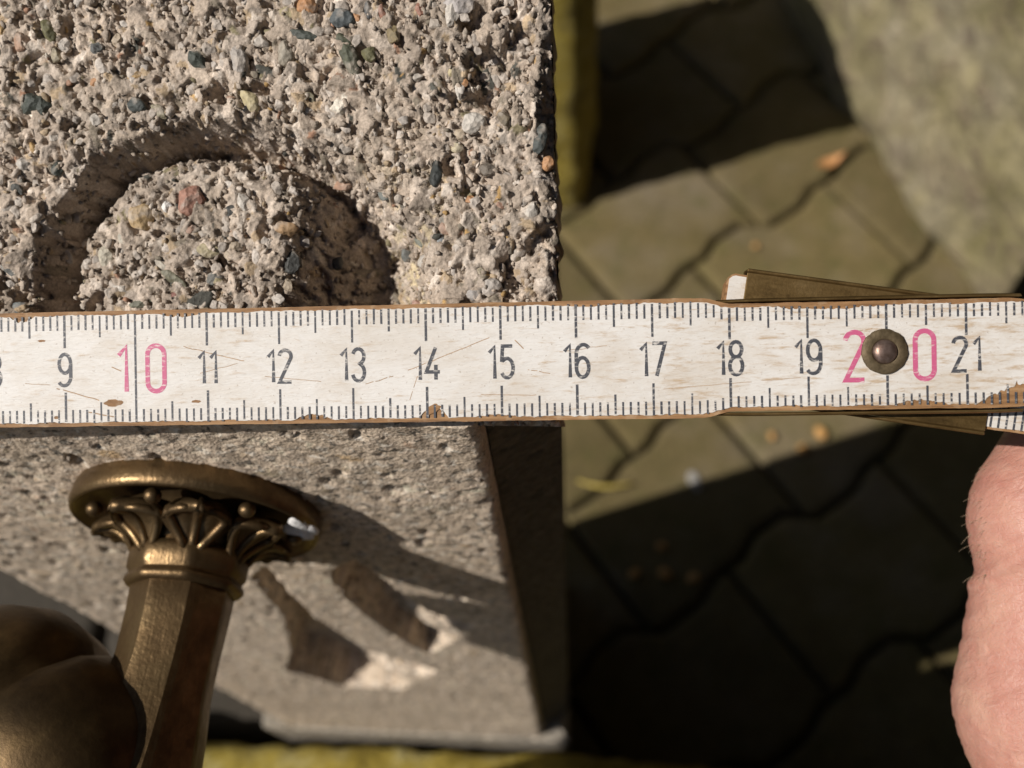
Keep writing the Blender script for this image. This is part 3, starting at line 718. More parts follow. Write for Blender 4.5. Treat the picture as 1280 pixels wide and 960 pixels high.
# local frame of the tap: +z of the parts points out of the wall (world -y)
TM = Matrix(((1, 0, 0, 0), (0, 0, -1, 0), (0, 1, 0, 0), (0, 0, 0, 1)))
def tobj(o): o.matrix_basis = TM; return o
def build_tap():
    bm = bmesh.new()
    R = .0208
    prof = [(R * .985, -.004), (R * .985, .0006), (R, .0012), (R * 1.003, .0030), (R * .988, .0040), (R * .965, .0043), (R * .94, .0039), (R * .90, .0026), (R * .76, .0018), (.0130, .0022), (.0108, .0036), (.0092, .0062), (.0085, .0095)]
    add_lathe(bm, prof, 96)
    esc = tobj(bmobj('escutcheon', bm, MBRASS, tap, True))
    def leafpt(t, a):                       # t 0 at the neck .. 1 near the rim
        r = .0087 + (R * .82 - .0087) * t ** 1.15; z = .0092 - .0064 * (1 - (1 - t) ** 2.2) + .0016 * t * t
        return Vector((r * math.cos(a), r * math.sin(a), z))
    NL = 7
    for k in range(NL):
        a0 = 2 * math.pi * (k + .32) / NL
        bm = bmesh.new()
        def blade(t): return (.12 + .33 * math.sin(min(1, t * 1.15) * 2.75) ** .8) * (1 - .9 * max(0, t - .55) / .45)
        NB = 12; grid = []
        for i in range(NB + 1):                      # broad hollow leaf
            t = i / NB; row = []
            for j in range(9):
                f_ = (j - 4) / 4; p = leafpt(t, a0 + blade(t) * f_)
                p.z += .0011 + .0005 * abs(f_) - .0006 * math.cos(f_ * 9.4) * math.sin(t * 3.0) + .0008 * t ** 3
                row.append(bm.verts.new(p))
            grid.append(row)
        for i in range(NB):
            for j in range(8): bm.faces.new((grid[i][j], grid[i][j + 1], grid[i + 1][j + 1], grid[i + 1][j]))
        ext = bmesh.ops.extrude_face_region(bm, geom=list(bm.faces))
        for v in ext['geom']:
            if isinstance(v, bmesh.types.BMVert): v.co.z -= .0016
        for s in (-1, 0, 1):                         # raised veins
            pts = []; rad = []
            for i in range(9):
                t = i / 8 * (.97 if s == 0 else .84); p = leafpt(t, a0 + blade(t) * s * .80); p.z += .0013 + .0007 * t ** 3; pts.append(p); rad.append(.00078 * (1 if i < 8 else .6))
            add_tube(bm, pts, rad, 8)
        lf = bmobj('leaf', bm, MBRASS, esc, True)
        bm = bmesh.new(); a1 = a0 + math.pi / NL
        c = Vector((R * .80 * math.cos(a1), R * .80 * math.sin(a1), .0046))
        bmesh.ops.create_uvsphere(bm, u_segments=14, v_segments=9, radius=.0014, matrix=Matrix.Translation(c) @ Matrix.Diagonal((1, 1, .9, 1)))
        bmobj('stud', bm, MBRASS, esc, True)
    # white paint splash near the right rim
    bm = bmesh.new()
    for (a, r, s) in ((-.02, .0168, .0020), (.10, .0186, .0021), (-.10, .0184, .0021), (.20, .0190, .0016), (-.20, .0172, .0015), (.02, .0198, .0017)):
        bmesh.ops.create_icosphere(bm, subdivisions=2, radius=s, matrix=Matrix.Translation((r * math.cos(a), r * math.sin(a), .0040)) @ Matrix.Rotation(a, 4, 'Z') @ Matrix.Diagonal((.9, 1.5, .28, 1)))
    for v in bm.verts: v.co += Vector((mnoise.noise(v.co * 900), mnoise.noise(v.co * 900 + Vector((9, 0, 0))), 0)) * .0004
    s_ = bmobj('paint_splash', bm, flat_mat('white_splash', (.74, .72, .70), .95, 1500), esc, True); s_['label'] = 'white paint splash on the rim'
    def oct_mod(seg):
        return lambda a, r, h: math.cos(math.pi / 8) / math.cos(((a + math.pi / 8) % (math.pi / 4)) - math.pi / 8)
    om = oct_mod(8)
    bm = bmesh.new()
    add_lathe(bm, [(.0086, .0088), (.0096, .0090), (.0098, .0100), (.0097, .0124), (.0092, .0130), (.0092, .0134), (.0096, .0138), (.0097, .0146), (.0090, .0154)], 64, lambda a, r, h: 1 + (om(a, r, h) - 1) * .75)
    tobj(bmobj('collar', bm, MBRASS, tap, True))
    # octagonal spout arm swelling into the valve body
    bm = bmesh.new()
    prof = [(.0080, .0140), (.0085, .0152), (.0083, .020), (.0080, .026), (.0082, .032), (.0091, .038), (.0099, .044), (.0112, .050), (.0122, .056), (.0125, .062), (.0122, .069), (.0112, .076), (.0096, .081), (.006, .084)]
    n = 64; rings = []
    for r, h in prof:
        k = max(0, (h - .020) / .03); ring = []
        for i in range(n):
            a = 2 * math.pi * i / n; rr = r * (1 + (om(a + .12, r, h) - 1) * .85)
            dx = -.0032 * min(1.4, k) ** 1.6
            ring.append(bm.verts.new((rr * math.cos(a) * (1 + .10 * min(1, k)) + dx, rr * math.sin(a), h)))
        rings.append(ring)
    for i in range(len(rings) - 1):
        for q in range(n): bm.faces.new((rings[i][q], rings[i][(q + 1) % n], rings[i + 1][(q + 1) % n], rings[i + 1][q]))
    bm.faces.new(rings[0][::-1]); bm.faces.new(rings[-1])
    arm = tobj(bmobj('spout_arm', bm, MBRASS, tap, True))
    md = arm.modifiers.new('edge', 'EDGE_SPLIT'); md.split_angle = math.radians(24); evaluated(arm)
    # downward nozzle below the body (local -y is world down)
    bm = bmesh.new(); add_tube(bm, [(-.0045, -.006, .062), (-.0045, -.020, .063), (-.0045, -.034, .064)], [.0085, .0075, .0088], 24)
    tobj(bmobj('nozzle', bm, MBRASS, tap, True))
    bm = bmesh.new(); add_tube(bm, [(-.006, .002, .062), (-.018, .004, .066), (-.030, .006, .072)], [.0085, .0062, .0060], 24)
    tobj(bmobj('spindle', bm, MBRASS, tap, True))
    # lobed handle on the spindle, axis up
    bm = bmesh.new()
    def lob(a, r, h): return 1 + .13 * (abs(math.cos(2.5 * a + .2)) ** .55 - .62) * min(1, r / .014) * 1.5
    add_lathe(bm, [(.005, -.001), (.0105, .0), (.0150, .0025), (.0178, .0065), (.0186, .0105), (.0180, .0145), (.0160, .0182), (.0125, .0208), (.0082, .0222), (.0035, .0228), (.0008, .0229)], 80, lob)
    m = Mat('dark_bronze', .46, .8); n1 = m.noise(150, 6, .65); n2 = m.noise(1200, 4, .6)
    m.color(m.ramp(n1, [(.3, (.035, .021, .009)), (.55, (.08, .05, .021)), (.78, (.17, .11, .046))])); b_ = m.bump(n2, .0001, .5); m.bump(n1, .0002, .4, b_)
    kn = bmobj('handle', bm, m.m, tap, True)
    return kn
KN = build_tap()
kd = .152
kp = unp(22, 985, kd); up = Vector((-.34, -.36, .87)).normalized()
KN.matrix_basis = Matrix.Translation(kp - up * .011 * kd / .1195 - Vector((TX, 0, TZ))) @ up.to_track_quat('Z', 'Y').to_matrix().to_4x4() @ Matrix.Scale(kd / .1195 * 1.13, 4)

# ------------------------------------------------------------------ folding ruler
RB = Matrix((RM.T @ np.stack([RT, RW, RN], 1)).tolist()).to_4x4(); RB.translation = Vector(CAM + RM.T @ R15)
ruler = empty('folding_ruler'); ruler.matrix_world = RB
tag(ruler, 'worn white wooden folding ruler with grey and pink centimetre numerals laid across the pillar', 'ruler')
def halfw(x):                                    # the stick narrows inside the hinge
    return .0080 - .00085 * float(sst(np.array(x), .0262, .0305))
XE = .0735                                       # rounded end of the first stick, local x = reading - 15 cm
def outline(x0, x1, hw, step=.0006, endr=.012, rag=0.0, seed=0, bite=()):
    """ragged outline of a stick: lower edge then upper edge"""
    xs = np.arange(x0, x1 + 1e-9, step); lo = []; hi = []
    for x in xs:
        h = hw(x)
        if x > x1 - endr:
            t = (x - (x1 - endr)) / endr; h *= math.sqrt(max(.02, 1 - t ** 3 * .9)) if endr else 1
        n1 = mnoise.noise(Vector((x * 330 + seed, 0, 0))) * .6 + mnoise.noise(Vector((x * 1500 + seed, 7, 0))) * .4 + .5 * max(0, mnoise.noise(Vector((x * 120 + seed, 3, 0))))
        n2 = mnoise.noise(Vector((x * 330 + seed, 50, 0))) * .6 + mnoise.noise(Vector((x * 1500 + seed, 57, 0))) * .4 + .5 * max(0, mnoise.noise(Vector((x * 120 + seed, 53, 0))))
        b1 = b2 = 0
        for (bx, bw, bd, side) in bite:
            g = max(0, 1 - abs((x - bx) / bw) ** 2) * bd * (1 + .5 * mnoise.noise(Vector((x * 2500, side, 1))))
            if side < 0: b1 = max(b1, g)
            else: b2 = max(b2, g)
        lo.append((x, -h + rag * (1 + n1) + b1)); hi.append((x, h - rag * (1 + n2) - b2))
    return lo, hi
def slab(lo, hi, z0, z1):
    bm = bmesh.new(); n = len(lo)
    A = [bm.verts.new((x, y, z1)) for x, y in lo]; B = [bm.verts.new((x, y, z1)) for x, y in hi]
    C = [bm.verts.new((x, y, z0)) for x, y in lo]; D = [bm.verts.new((x, y, z0)) for x, y in hi]
    for i in range(n - 1):
        bm.faces.new((A[i], A[i + 1], B[i + 1], B[i])); bm.faces.new((C[i], D[i], D[i + 1], C[i + 1]))
        bm.faces.new((A[i], C[i], C[i + 1], A[i + 1])); bm.faces.new((B[i], B[i + 1], D[i + 1], D[i]))
    bm.faces.new((A[0], B[0], D[0], C[0])); bm.faces.new((A[-1], C[-1], D[-1], B[-1]))
    return bm
def px2x(px):                                    # photo column -> local x on the ruler
    r = [(81, 9), (170, 10), (259, 11), (348, 12), (439, 13), (531, 14), (626, 15), (721, 16), (817, 17), (912.5, 18), (1009, 19), (1107, 20), (1207, 21), (1307, 22)]
    for (a, b), (c, d) in zip(r, r[1:]):
        if px <= c: return (b + (px - a) * (d - b) / (c - a) - 15) / 100
    return .07
XS0 = -.150 + .0
def build_stick1():
    lo, hi = outline(XS0, XE, halfw, .0005, .010, .00012, 3)
    st = bmobj('stick', slab(lo, hi, -.0029, -.00014), MWOOD, ruler)
    bites = [(px2x(540), .0020, .0013, -1), (px2x(390), .0028, .0006, -1), (px2x(28), .0018, .0008, 1), (px2x(228), .0030, .0005, 1), (.0700, .0085, .0030, -1), (.0718, .0045, .0045, 1), (px2x(1150), .0035, .0006, -1), (px2x(1040), .007, .0004, 1), (px2x(740), .004, .0003, 1), (px2x(620), .003, .0003, -1)]
    lo, hi = outline(XS0 + .0006, XE - .0012, lambda x: halfw(x) - .00030, .00022, .006, .00036, 9, bites)
    pt = bmobj('paint_layer', slab(lo, hi, -.0002, 0.0), MPAINT, st)
    # patches where the paint has flaked off
    def patch(px, py, a, b, rot=0):
        bm = bmesh.new(); x = px2x(px); y = (452 + (px - 626) * -.016 - py) / 9400
        vs = []
        for k in range(18):
            t = 2 * math.pi * k / 18; rr = 1 + .35 * mnoise.noise(Vector((math.cos(t) * 1.7 + px, math.sin(t) * 1.7, py)))
            X, Y = a * rr * math.cos(t) / 9400, b * rr * math.sin(t) / 9400; c, s = math.cos(rot), math.sin(rot)
            vs.append(bm.verts.new((x + X * c - Y * s, y + X * s + Y * c, .000012)))
        bm.faces.new(vs); bmobj('bare_wood_patch', bm, MWOOD, st)
    for p in ((142, 504, 13, 4.5), (538, 512, 11, 5, .5), (52, 424, 5, 1.5), (70, 523, 4, 2), (245, 502, 6, 2)): patch(*p)
    # hairline scratches
    bm = bmesh.new()
    def line(x0, y0, x1, y1, wd):
        n = 14; pts = []
        for i in range(n + 1):
            t = i / n; px = x0 + (x1 - x0) * t; py = y0 + (y1 - y0) * t + 1.2 * mnoise.noise(Vector((px * .09, y0, 0)))
            pts.append(Vector((px2x(px), (452 + (px - 626) * -.016 - py) / 9400, .00001)))
        for i in range(n):
            if mnoise.noise(Vector((pts[i].x * 3000, y0, 2))) < -.25: continue
            d = (pts[i + 1] - pts[i]).normalized(); nn = Vector((-d.y, d.x, 0)) * wd / 9400
            bm.faces.new([bm.verts.new(p) for p in (pts[i] - nn, pts[i + 1] - nn, pts[i + 1] + nn, pts[i] + nn)])
    for a in ((508, 463, 612, 422, .5), (70, 485, 128, 502, .7), (230, 432, 305, 451, .55), (250, 466, 300, 453, .4), (30, 479, 62, 481, .4), (455, 480, 490, 470, .5), (644, 425, 655, 436, .7), (660, 462, 688, 467, .5), (600, 493, 670, 494, .4), (510, 500, 520, 470, .4), (110, 516, 142, 522, .8), (140, 458, 152, 463, .7), (330, 470, 400, 477, .4), (830, 486, 1000, 472, .35), (1050, 420, 1090, 412, .4), (700, 440, 760, 432, .35)): line(*a)
    o = bmobj('scratches', bm, flat_mat('scratch_brown', (.40, .27, .17), .8, 2000), st); o['kind'] = 'stuff'
    # ------- printed scale
    bm = bmesh.new()
    r = random.Random(4)
    def tick(x, y0, y1, wd, tilt=0):
        z = .00002; t = tilt
        bm.faces.new([bm.verts.new(p) for p in ((x - wd, y0, z), (x + wd, y0, z), (x + wd + t, y1, z), (x - wd + t, y1, z))])
    for mmv in range(2, 2185 - 0, 10):
        mmv2 = mmv // 10
        if mmv2 > 218: break
        x = mmv2 / 1000 - .150
        if x > .0690: continue
        h = halfw(x)
        cm_, half = mmv2 % 10 == 0, mmv2 % 5 == 0
        wd = (.00016 if cm_ else .000135) * r.uniform(.9, 1.1)
        if mmv2 == 100: tick(x, -h + .0006, h - .0006, .00015); continue
        lt = (.0051 if cm_ else .0037 if half else .0027); lb = (.0048 if cm_ else .0034 if half else .0024)
        e1 = .00055 + r.uniform(0, .00025); e2 = .00055 + r.uniform(0, .00025)
        sh = 0 if x < .027 else .0003
        tick(x + .00002, h - lt + sh, h - e1, wd); tick(x + .00006, -h + e2, -h + lb - sh, wd)
    o = bmobj('scale_ticks', bm, MINK, st); o['kind'] = 'stuff'
    # ------- numerals from strokes, in a box 1 high
    def arc(cx, cy, rx, ry, a0, a1, n=12):
        return [(cx + rx * math.cos(math.radians(a0 + (a1 - a0) * i / n)), cy + ry * math.sin(math.radians(a0 + (a1 - a0) * i / n))) for i in range(n + 1)]
    Wn = .38
    def glyph(d):
        r_ = Wn / 2
        if d == '0': return [arc(r_, 1 - r_, r_, r_, 180, 0) + arc(r_, r_, r_, r_, 0, -180) + [(0, 1 - r_)]]
        if d == '1': return [[(.02, .80), (.19, .99), (.19, 0)]]
        if d == '2': return [arc(r_, 1 - r_, r_, r_, 175, -35) + [(.0, 0), (Wn, 0)]]
        if d == '3': return [arc(r_, .765, r_ * .95, .235, 160, -85) + arc(r_, .265, r_, .265, 88, -165)]
        if d == '4': return [[(.30, 1.0), (0.0, .24), (.42, .24)], [(.30, .46), (.30, 0)]]
        if d == '5': return [[(.36, 1), (.06, 1), (.03, .56)] + arc(r_, .32, r_, .30, 130, -150)]
        if d == '6': return [arc(r_, .30, r_, .30, 0, 360, 20), arc(r_ + .03, .70, r_ + .03, .30, 40, 180) + [(0, .30)]]
        if d == '7': return [[(0, 1), (.38, 1), (.12, 0)]]
        if d == '8': return [arc(r_, .77, r_ * .9, .23, -90, 270, 20), arc(r_, .27, r_, .27, 90, 450, 20)]
        if d == '9': return [arc(r_, .70, r_, .30, 0, 360, 20), [(Wn, .70)] + arc(r_ - .03, .30, r_ + .03, .30, 0, -140)]
    def stroke(bm, pts, wd, z):
        P = [Vector((x, y, z)) for x, y in pts]; n = len(P); Lf = []; Rt = []
        for i in range(n):
            a = (P[i] - P[i - 1]).normalized() if i else (P[1] - P[0]).normalized(); b = (P[i + 1] - P[i]).normalized() if i < n - 1 else a
            n1 = Vector((-a.y, a.x, 0)); n2 = Vector((-b.y, b.x, 0)); m = n1 + n2
            m = m / max(.6, m.length_squared / 2) if m.length > 1e-3 else n1
            Lf.append(bm.verts.new(P[i] + m * wd)); Rt.append(bm.verts.new(P[i] - m * wd))
        for i in range(n - 1): bm.faces.new((Rt[i], Rt[i + 1], Lf[i + 1], Lf[i]))
    def numeral(items, mat, Hh, wd, name='numeral'):
        bm = bmesh.new()
        for d, x, yc in items:
            for k, g in enumerate(glyph(d)): stroke(bm, [(x + gx * Hh, yc - Hh / 2 + gy * Hh) for gx, gy in g], wd, .000022 + .000003 * k)
        me = bpy.data.meshes.new(name); bm.to_mesh(me); bm.free(); link(name, me, mat, st, False)
    for cm_ in list(range(1, 10)) + list(range(11, 20)) + [21]:
        x = cm_ / 100 - .15; Hh = .0043; sN = str(cm_)
        adv = {'1': .30}
        tot = sum((.19 if d == '1' else Wn) for d in sN) * Hh + (.19 * Hh if len(sN) > 1 else 0)
        cx = x - tot / 2; it = []
        for d in sN:
            it.append((d, cx - (.0 if d != '1' else .0), -.0001)); cx += (.19 if d == '1' else Wn) * Hh + .19 * Hh
        numeral(it, MINK, Hh, .00024)
    Hp = .0062
    numeral([('1', px2x(148), -.0001), ('0', px2x(185), -.0001)], MPINK, Hp, .00032)
    numeral([('2', px2x(1056), -.0001), ('0', px2x(1143), -.0001)], MPINK, Hp, .00032)
    return st
ST1 = build_stick1()
def build_hinge():
    xr = .0500 - .0003                             # rivet under the 20
    # rivet with a rough-edged washer
    bm = bmesh.new()
    add_lathe(bm, [(.00290, -.0001), (.00295, .00022), (.00285, .00034), (.00175, .00036), (.00160, .00030), (.00155, .0001)], 56, lambda a, r, h: 1 + (.035 * mnoise.noise(Vector((math.cos(a) * 4, math.sin(a) * 4, 0))) + .03 * mnoise.noise(Vector((math.cos(a) * 11, math.sin(a) * 11, 3))) if r > .0025 else 0))
    wm = Mat('dull_washer', .62, .55); wn = wm.noise(1100, 5, .65); wm.color(wm.ramp(wn, [(.3, (.07, .05, .025)), (.7, (.17, .125, .07))])); wm.bump(wn, .00012, .8)
    wsh = bmobj('washer', bm, wm.m, ruler, True); wsh.location = (xr, .0004, 0)
    bm = bmesh.new(); add_lathe(bm, [(.0016, .0000), (.00158, .00035), (.0014, .00068), (.0009, .00092), (.0004, .001), (.00005, .00098)], 32)
    m = Mat('rivet_head', .42, .8); n = m.noise(900, 4, .6); m.color(m.ramp(n, [(.3, (.12, .07, .05)), (.7, (.34, .25, .21))])); m.bump(n, .0001, .6)
    rv = bmobj('rivet', bm, m.m, wsh, True)
    # folded brass edges beside the first stick
    bm = bmesh.new()
    n = 24
    for sgn in (1, -1):
        for i in range(n):
            x0 = .0285 + (.0672 - .0285) * i / n; x1 = .0285 + (.0672 - .0285) * (i + 1) / n
            def yy(x):
                t = (x - .0285) / (.0672 - .0285); return sgn * (halfw(.05) + .00006 + .00012 * math.sin(min(1, t * 6) * math.pi / 2) * (1 - max(0, t - .9) * 8))
            vs = [bm.verts.new(p) for p in ((x0, yy(x0), -.0004), (x1, yy(x1), -.0004), (x1, yy(x1) + sgn * .0004, -.0008), (x0, yy(x0) + sgn * .0004, -.0008), (x0, yy(x0) + sgn * .0004, -.0034), (x1, yy(x1) + sgn * .0004, -.0034), (x0, yy(x0), -.0034), (x1, yy(x1), -.0034))]
            bm.faces.new((vs[0], vs[1], vs[2], vs[3])); bm.faces.new((vs[3], vs[2], vs[5], vs[4])); bm.faces.new((vs[0], vs[6], vs[7], vs[1])); bm.faces.new((vs[4], vs[5], vs[7], vs[6]))
    bmesh.ops.remove_doubles(bm, verts=bm.verts, dist=1e-6)
    bmobj('hinge_edge', bm, MHINGE, ruler, True)
    # second stick, swung down to the right under the first
    s2 = empty('second_stick'); s2.parent = ruler
    s2.matrix_basis = Matrix.Translation((xr, .0004, -.0036)) @ Matrix.Rotation(math.radians(-9.2), 4, 'Z')
    lo, hi = outline(-.005, .185, lambda x: .0080, .0008, 0.0, .0001, 31)
    lo = [(x, y) for x, y in lo]
    # rounded near end
    l2, h2 = outline(-.0207, .185, lambda x: .0080 * (math.sqrt(max(.05, 1 - ((-.0192 - x) / .0020) ** 4)) if x < -.0192 else 1), .0005, 0.0, .0001, 31)
    bmobj('stick', slab(l2, h2, -.0032, -.0002), MWOOD, s2)
    l3, h3 = outline(-.0204, .1845, lambda x: .0078 * (math.sqrt(max(.05, 1 - ((-.0192 - x) / .0020) ** 4)) if x < -.0192 else 1), .0004, 0.0, .0002, 44)
    bmobj('paint_layer', slab(l3, h3, -.00025, -.00005), MPAINT, s2)
    bm = bmesh.new(); y = .0083
    add_box(bm, -.0182, .0154, -y, y, -.00004, .0003)
    add_box(bm, -.0182, .0154, y + .00002, y + .0005, -.0033, .00025); add_box(bm, -.0182, .0154, -y - .0005, -y - .00002, -.0033, .00025)
    bmesh.ops.bevel(bm, geom=list(bm.edges), offset=.00012, segments=1, affect='EDGES')
    bmobj('hinge_plate', bm, MHINGE, s2)
    bm = bmesh.new()
    for i in range(0, 160):
        x = .0160 + i * .001; h = .0076; lt = .0050 if i % 10 == 2 else .0036 if i % 5 == 2 else .0026
        if x > .183: break
        for sgn in (1, -1):
            vs = [bm.verts.new(p) for p in ((x - .00014, sgn * h, .00001), (x + .00014, sgn * h, .00001), (x + .00014, sgn * (h - lt), .00001), (x - .00014, sgn * (h - lt), .00001))]; bm.faces.new(vs)
    o = bmobj('scale_ticks', bm, MINK, s2); o['kind'] = 'stuff'
build_hinge()

# ------------------------------------------------------------------ the hand
def build_hand():
    root = empty('person'); root.location = unp(1330, 860, .139)
    tag(root, 'bare hand with hairy thumb side holding the ruler at the right edge', 'person')
    def P(px, py, d): return unp(px, py, d / 100)
    bm = bmesh.new()
    def chain(pts, sub=4):
        # smooth chain of spheres-in-tube: list of (px,py,depth,radius cm)
        q = []
        for i in range(len(pts) - 1):
            p0, p1, p2, p3 = pts[max(0, i - 1)], pts[i], pts[i + 1], pts[min(len(pts) - 1, i + 2)]
            for s in range(sub):
                t = s / sub
                q.append(tuple(.5 * ((2 * b) + (-a + c) * t + (2 * a - 5 * b + 4 * c - d) * t * t + (-a + 3 * b - 3 * c + d) * t ** 3) for a, b, c, d in zip(p0, p1, p2, p3)))
        q.append(pts[-1])
        V = [P(*k[:3]) for k in q]; rad = [k[3] / 100 for k in q]
        add_tube(bm, V, rad, 20)
        for k in (0, -1): bmesh.ops.create_uvsphere(bm, u_segments=20, v_segments=12, radius=rad[k] * .995, matrix=Matrix.Translation(V[k]))
    # thumb: left outline read from the photo
    chain([(1395, 452, 14.75, .78), (1378, 500, 14.6, .96), (1352, 560, 14.45, 1.04), (1332, 605, 14.35, 1.10), (1319, 640, 14.3, 1.20), (1317, 680, 14.3, 1.18), (1316, 712, 14.35, 1.105), (1318, 760, 14.35, 1.22), (1326, 810, 14.4, 1.44), (1336, 855, 14.4, 1.66), (1346, 900, 14.45, 1.70), (1366, 950, 14.5, 1.64), (1400, 1030, 14.6, 1.60), (1450, 1130, 15.0, 1.75), (1520, 1260, 15.6, 2.0)])
    # palm and wrist
    chain([(1560, 900, 17.0, 1.5), (1540, 1000, 16.8, 1.75), (1540, 1120, 16.4, 1.9), (1560, 1260, 16.2, 2.2), (1600, 1420, 16.4, 2.45), (1660, 1640, 17.0, 2.9), (1760, 1960, 18.0, 3.4)])
    chain([(1660, 930, 17.4, 1.35), (1650, 1040, 17.2, 1.6), (1620, 1200, 16.8, 2.0), (1610, 1420, 16.6, 2.3)])
    chain([(1760, 980, 17.6, 1.25), (1730, 1080, 17.3, 1.5), (1680, 1220, 17.0, 1.8), (1640, 1420, 16.8, 2.2)])
    # curled fingers under the ruler
    chain([(1540, 930, 17.2, 1.08), (1500, 800, 18.4, .98), (1455, 690, 18.5, .95), (1432, 620, 17.2, .86), (1440, 560, 15.6, .80), (1462, 520, 14.6, .70)])
    chain([(1640, 930, 17.6, 1.08), (1600, 790, 19.0, 1.0), (1560, 680, 19.1, .96), (1535, 610, 17.8, .88), (1540, 560, 16.2, .82), (1556, 520, 15.0, .72)])
    chain([(1730, 960, 17.8, 1.02), (1700, 820, 19.0, .95), (1660, 710, 19.1, .92), (1635, 640, 17.9, .84), (1636, 590, 16.4, .78), (1648, 555, 15.3, .68)])
    chain([(1800, 1010, 17.9, .92), (1785, 880, 18.9, .84), (1755, 780, 19.0, .80), (1730, 710, 18.0, .74), (1728, 665, 16.8, .68), (1738, 635, 15.8, .60)])
    me = bpy.data.meshes.new('hand'); bm.to_mesh(me); bm.free()
    o = link('hand', me, MSKIN, root); o.matrix_parent_inverse = Matrix.Translation(-root.location)
    r = o.modifiers.new('r', 'REMESH'); r.mode = 'VOXEL'; r.voxel_size = .0009
    s = o.modifiers.new('s', 'SMOOTH'); s.iterations = 9; s.factor = .6
    evaluated(o)
    me = o.data
    n = len(me.vertices); co = np.empty(n * 3, np.float32); me.vertices.foreach_get('co', co); co = co.reshape(-1, 3).astype(float)
    no = np.empty(n * 3, np.float32); me.vertices.foreach_get('normal', no); no = no.reshape(-1, 3)
    loc = (co - CAM) @ RM.T; px = CX + F * loc[:, 0] / -loc[:, 2]; py = CY - F * loc[:, 1] / -loc[:, 2]
    near = (px < 1500) & (py > 540) & (py < 1010)
    disp = np.zeros(n)
    def hold(px0, py0, slope, width, depth, curve=0):   # crease running across the thumb
        t = (py - (py0 + slope * (px - px0) + curve * (px - px0) ** 2)); return -depth * np.exp(-(t / width) ** 2)
    disp += hold(1218, 712, -.62, 7, .00060, .0016) + hold(1225, 664, -.16, 6, .00028) + hold(1230, 690, -.4, 6, .00030, .001)
    disp += hold(1216, 742, -.42, 6, .00028) + hold(1214, 762, -.45, 5, .00030) + hold(1220, 785, -.5, 6, .00026) + hold(1225, 628, .05, 6, .00018) + hold(1225, 606, .1, 5, .00014)
    disp += .0003 * np.exp(-((py - 726 + .55 * (px - 1218)) / 9) ** 2)
    for k in range(12):
        disp += hold(1200, 795 + k * 14 + 5 * (k % 2), -.30 + .06 * (k % 3), 3.0, .00016 + .00006 * (k % 4), .0004 * (k % 3))
    co[near] += no[near] * disp[near, None]
    me.vertices.foreach_set('co', co.reshape(-1).astype(np.float32)); me.update()
    me.polygons.foreach_set('use_smooth', [True] * len(me.polygons))
    if not me.materials: me.materials.append(MSKIN)
    # short hairs on the side of the thumb
    r_ = random.Random(5)
    cand = np.where((px < 1236) & (py > 560) & (py < 722) & (no @ (RM.T @ np.array([0, 0, 1.0])) > -.25))[0]
    bm = bmesh.new()
    for k in range(30):
        i = int(cand[r_.randrange(len(cand))]); p = Vector(co[i]); nn = Vector(no[i])
        left = Vector(RM.T @ np.array([-1, 0, 0.0])); dn = Vector(RM.T @ np.array([0, -1, 0.0]))
        d = (nn * .6 + left * .5 + dn * r_.uniform(-.1, .9)).normalized(); ln = r_.uniform(.0006, .0021)
        pts = [p - nn * .0002]
        for s_ in range(1, 6): pts.append(p + d * ln * s_ / 5 + dn * ln * .35 * (s_ / 5) ** 2)
        add_tube(bm, pts, [.000035, .000033, .00003, .000026, .00002, .00001], 5)
    hm = flat_mat('hair', (.30, .22, .14), .45, 3000)
    h = bmobj('hair', bm, hm, root, True); h.matrix_parent_inverse = Matrix.Translation(-root.location); h['kind'] = 'stuff'
build_hand()

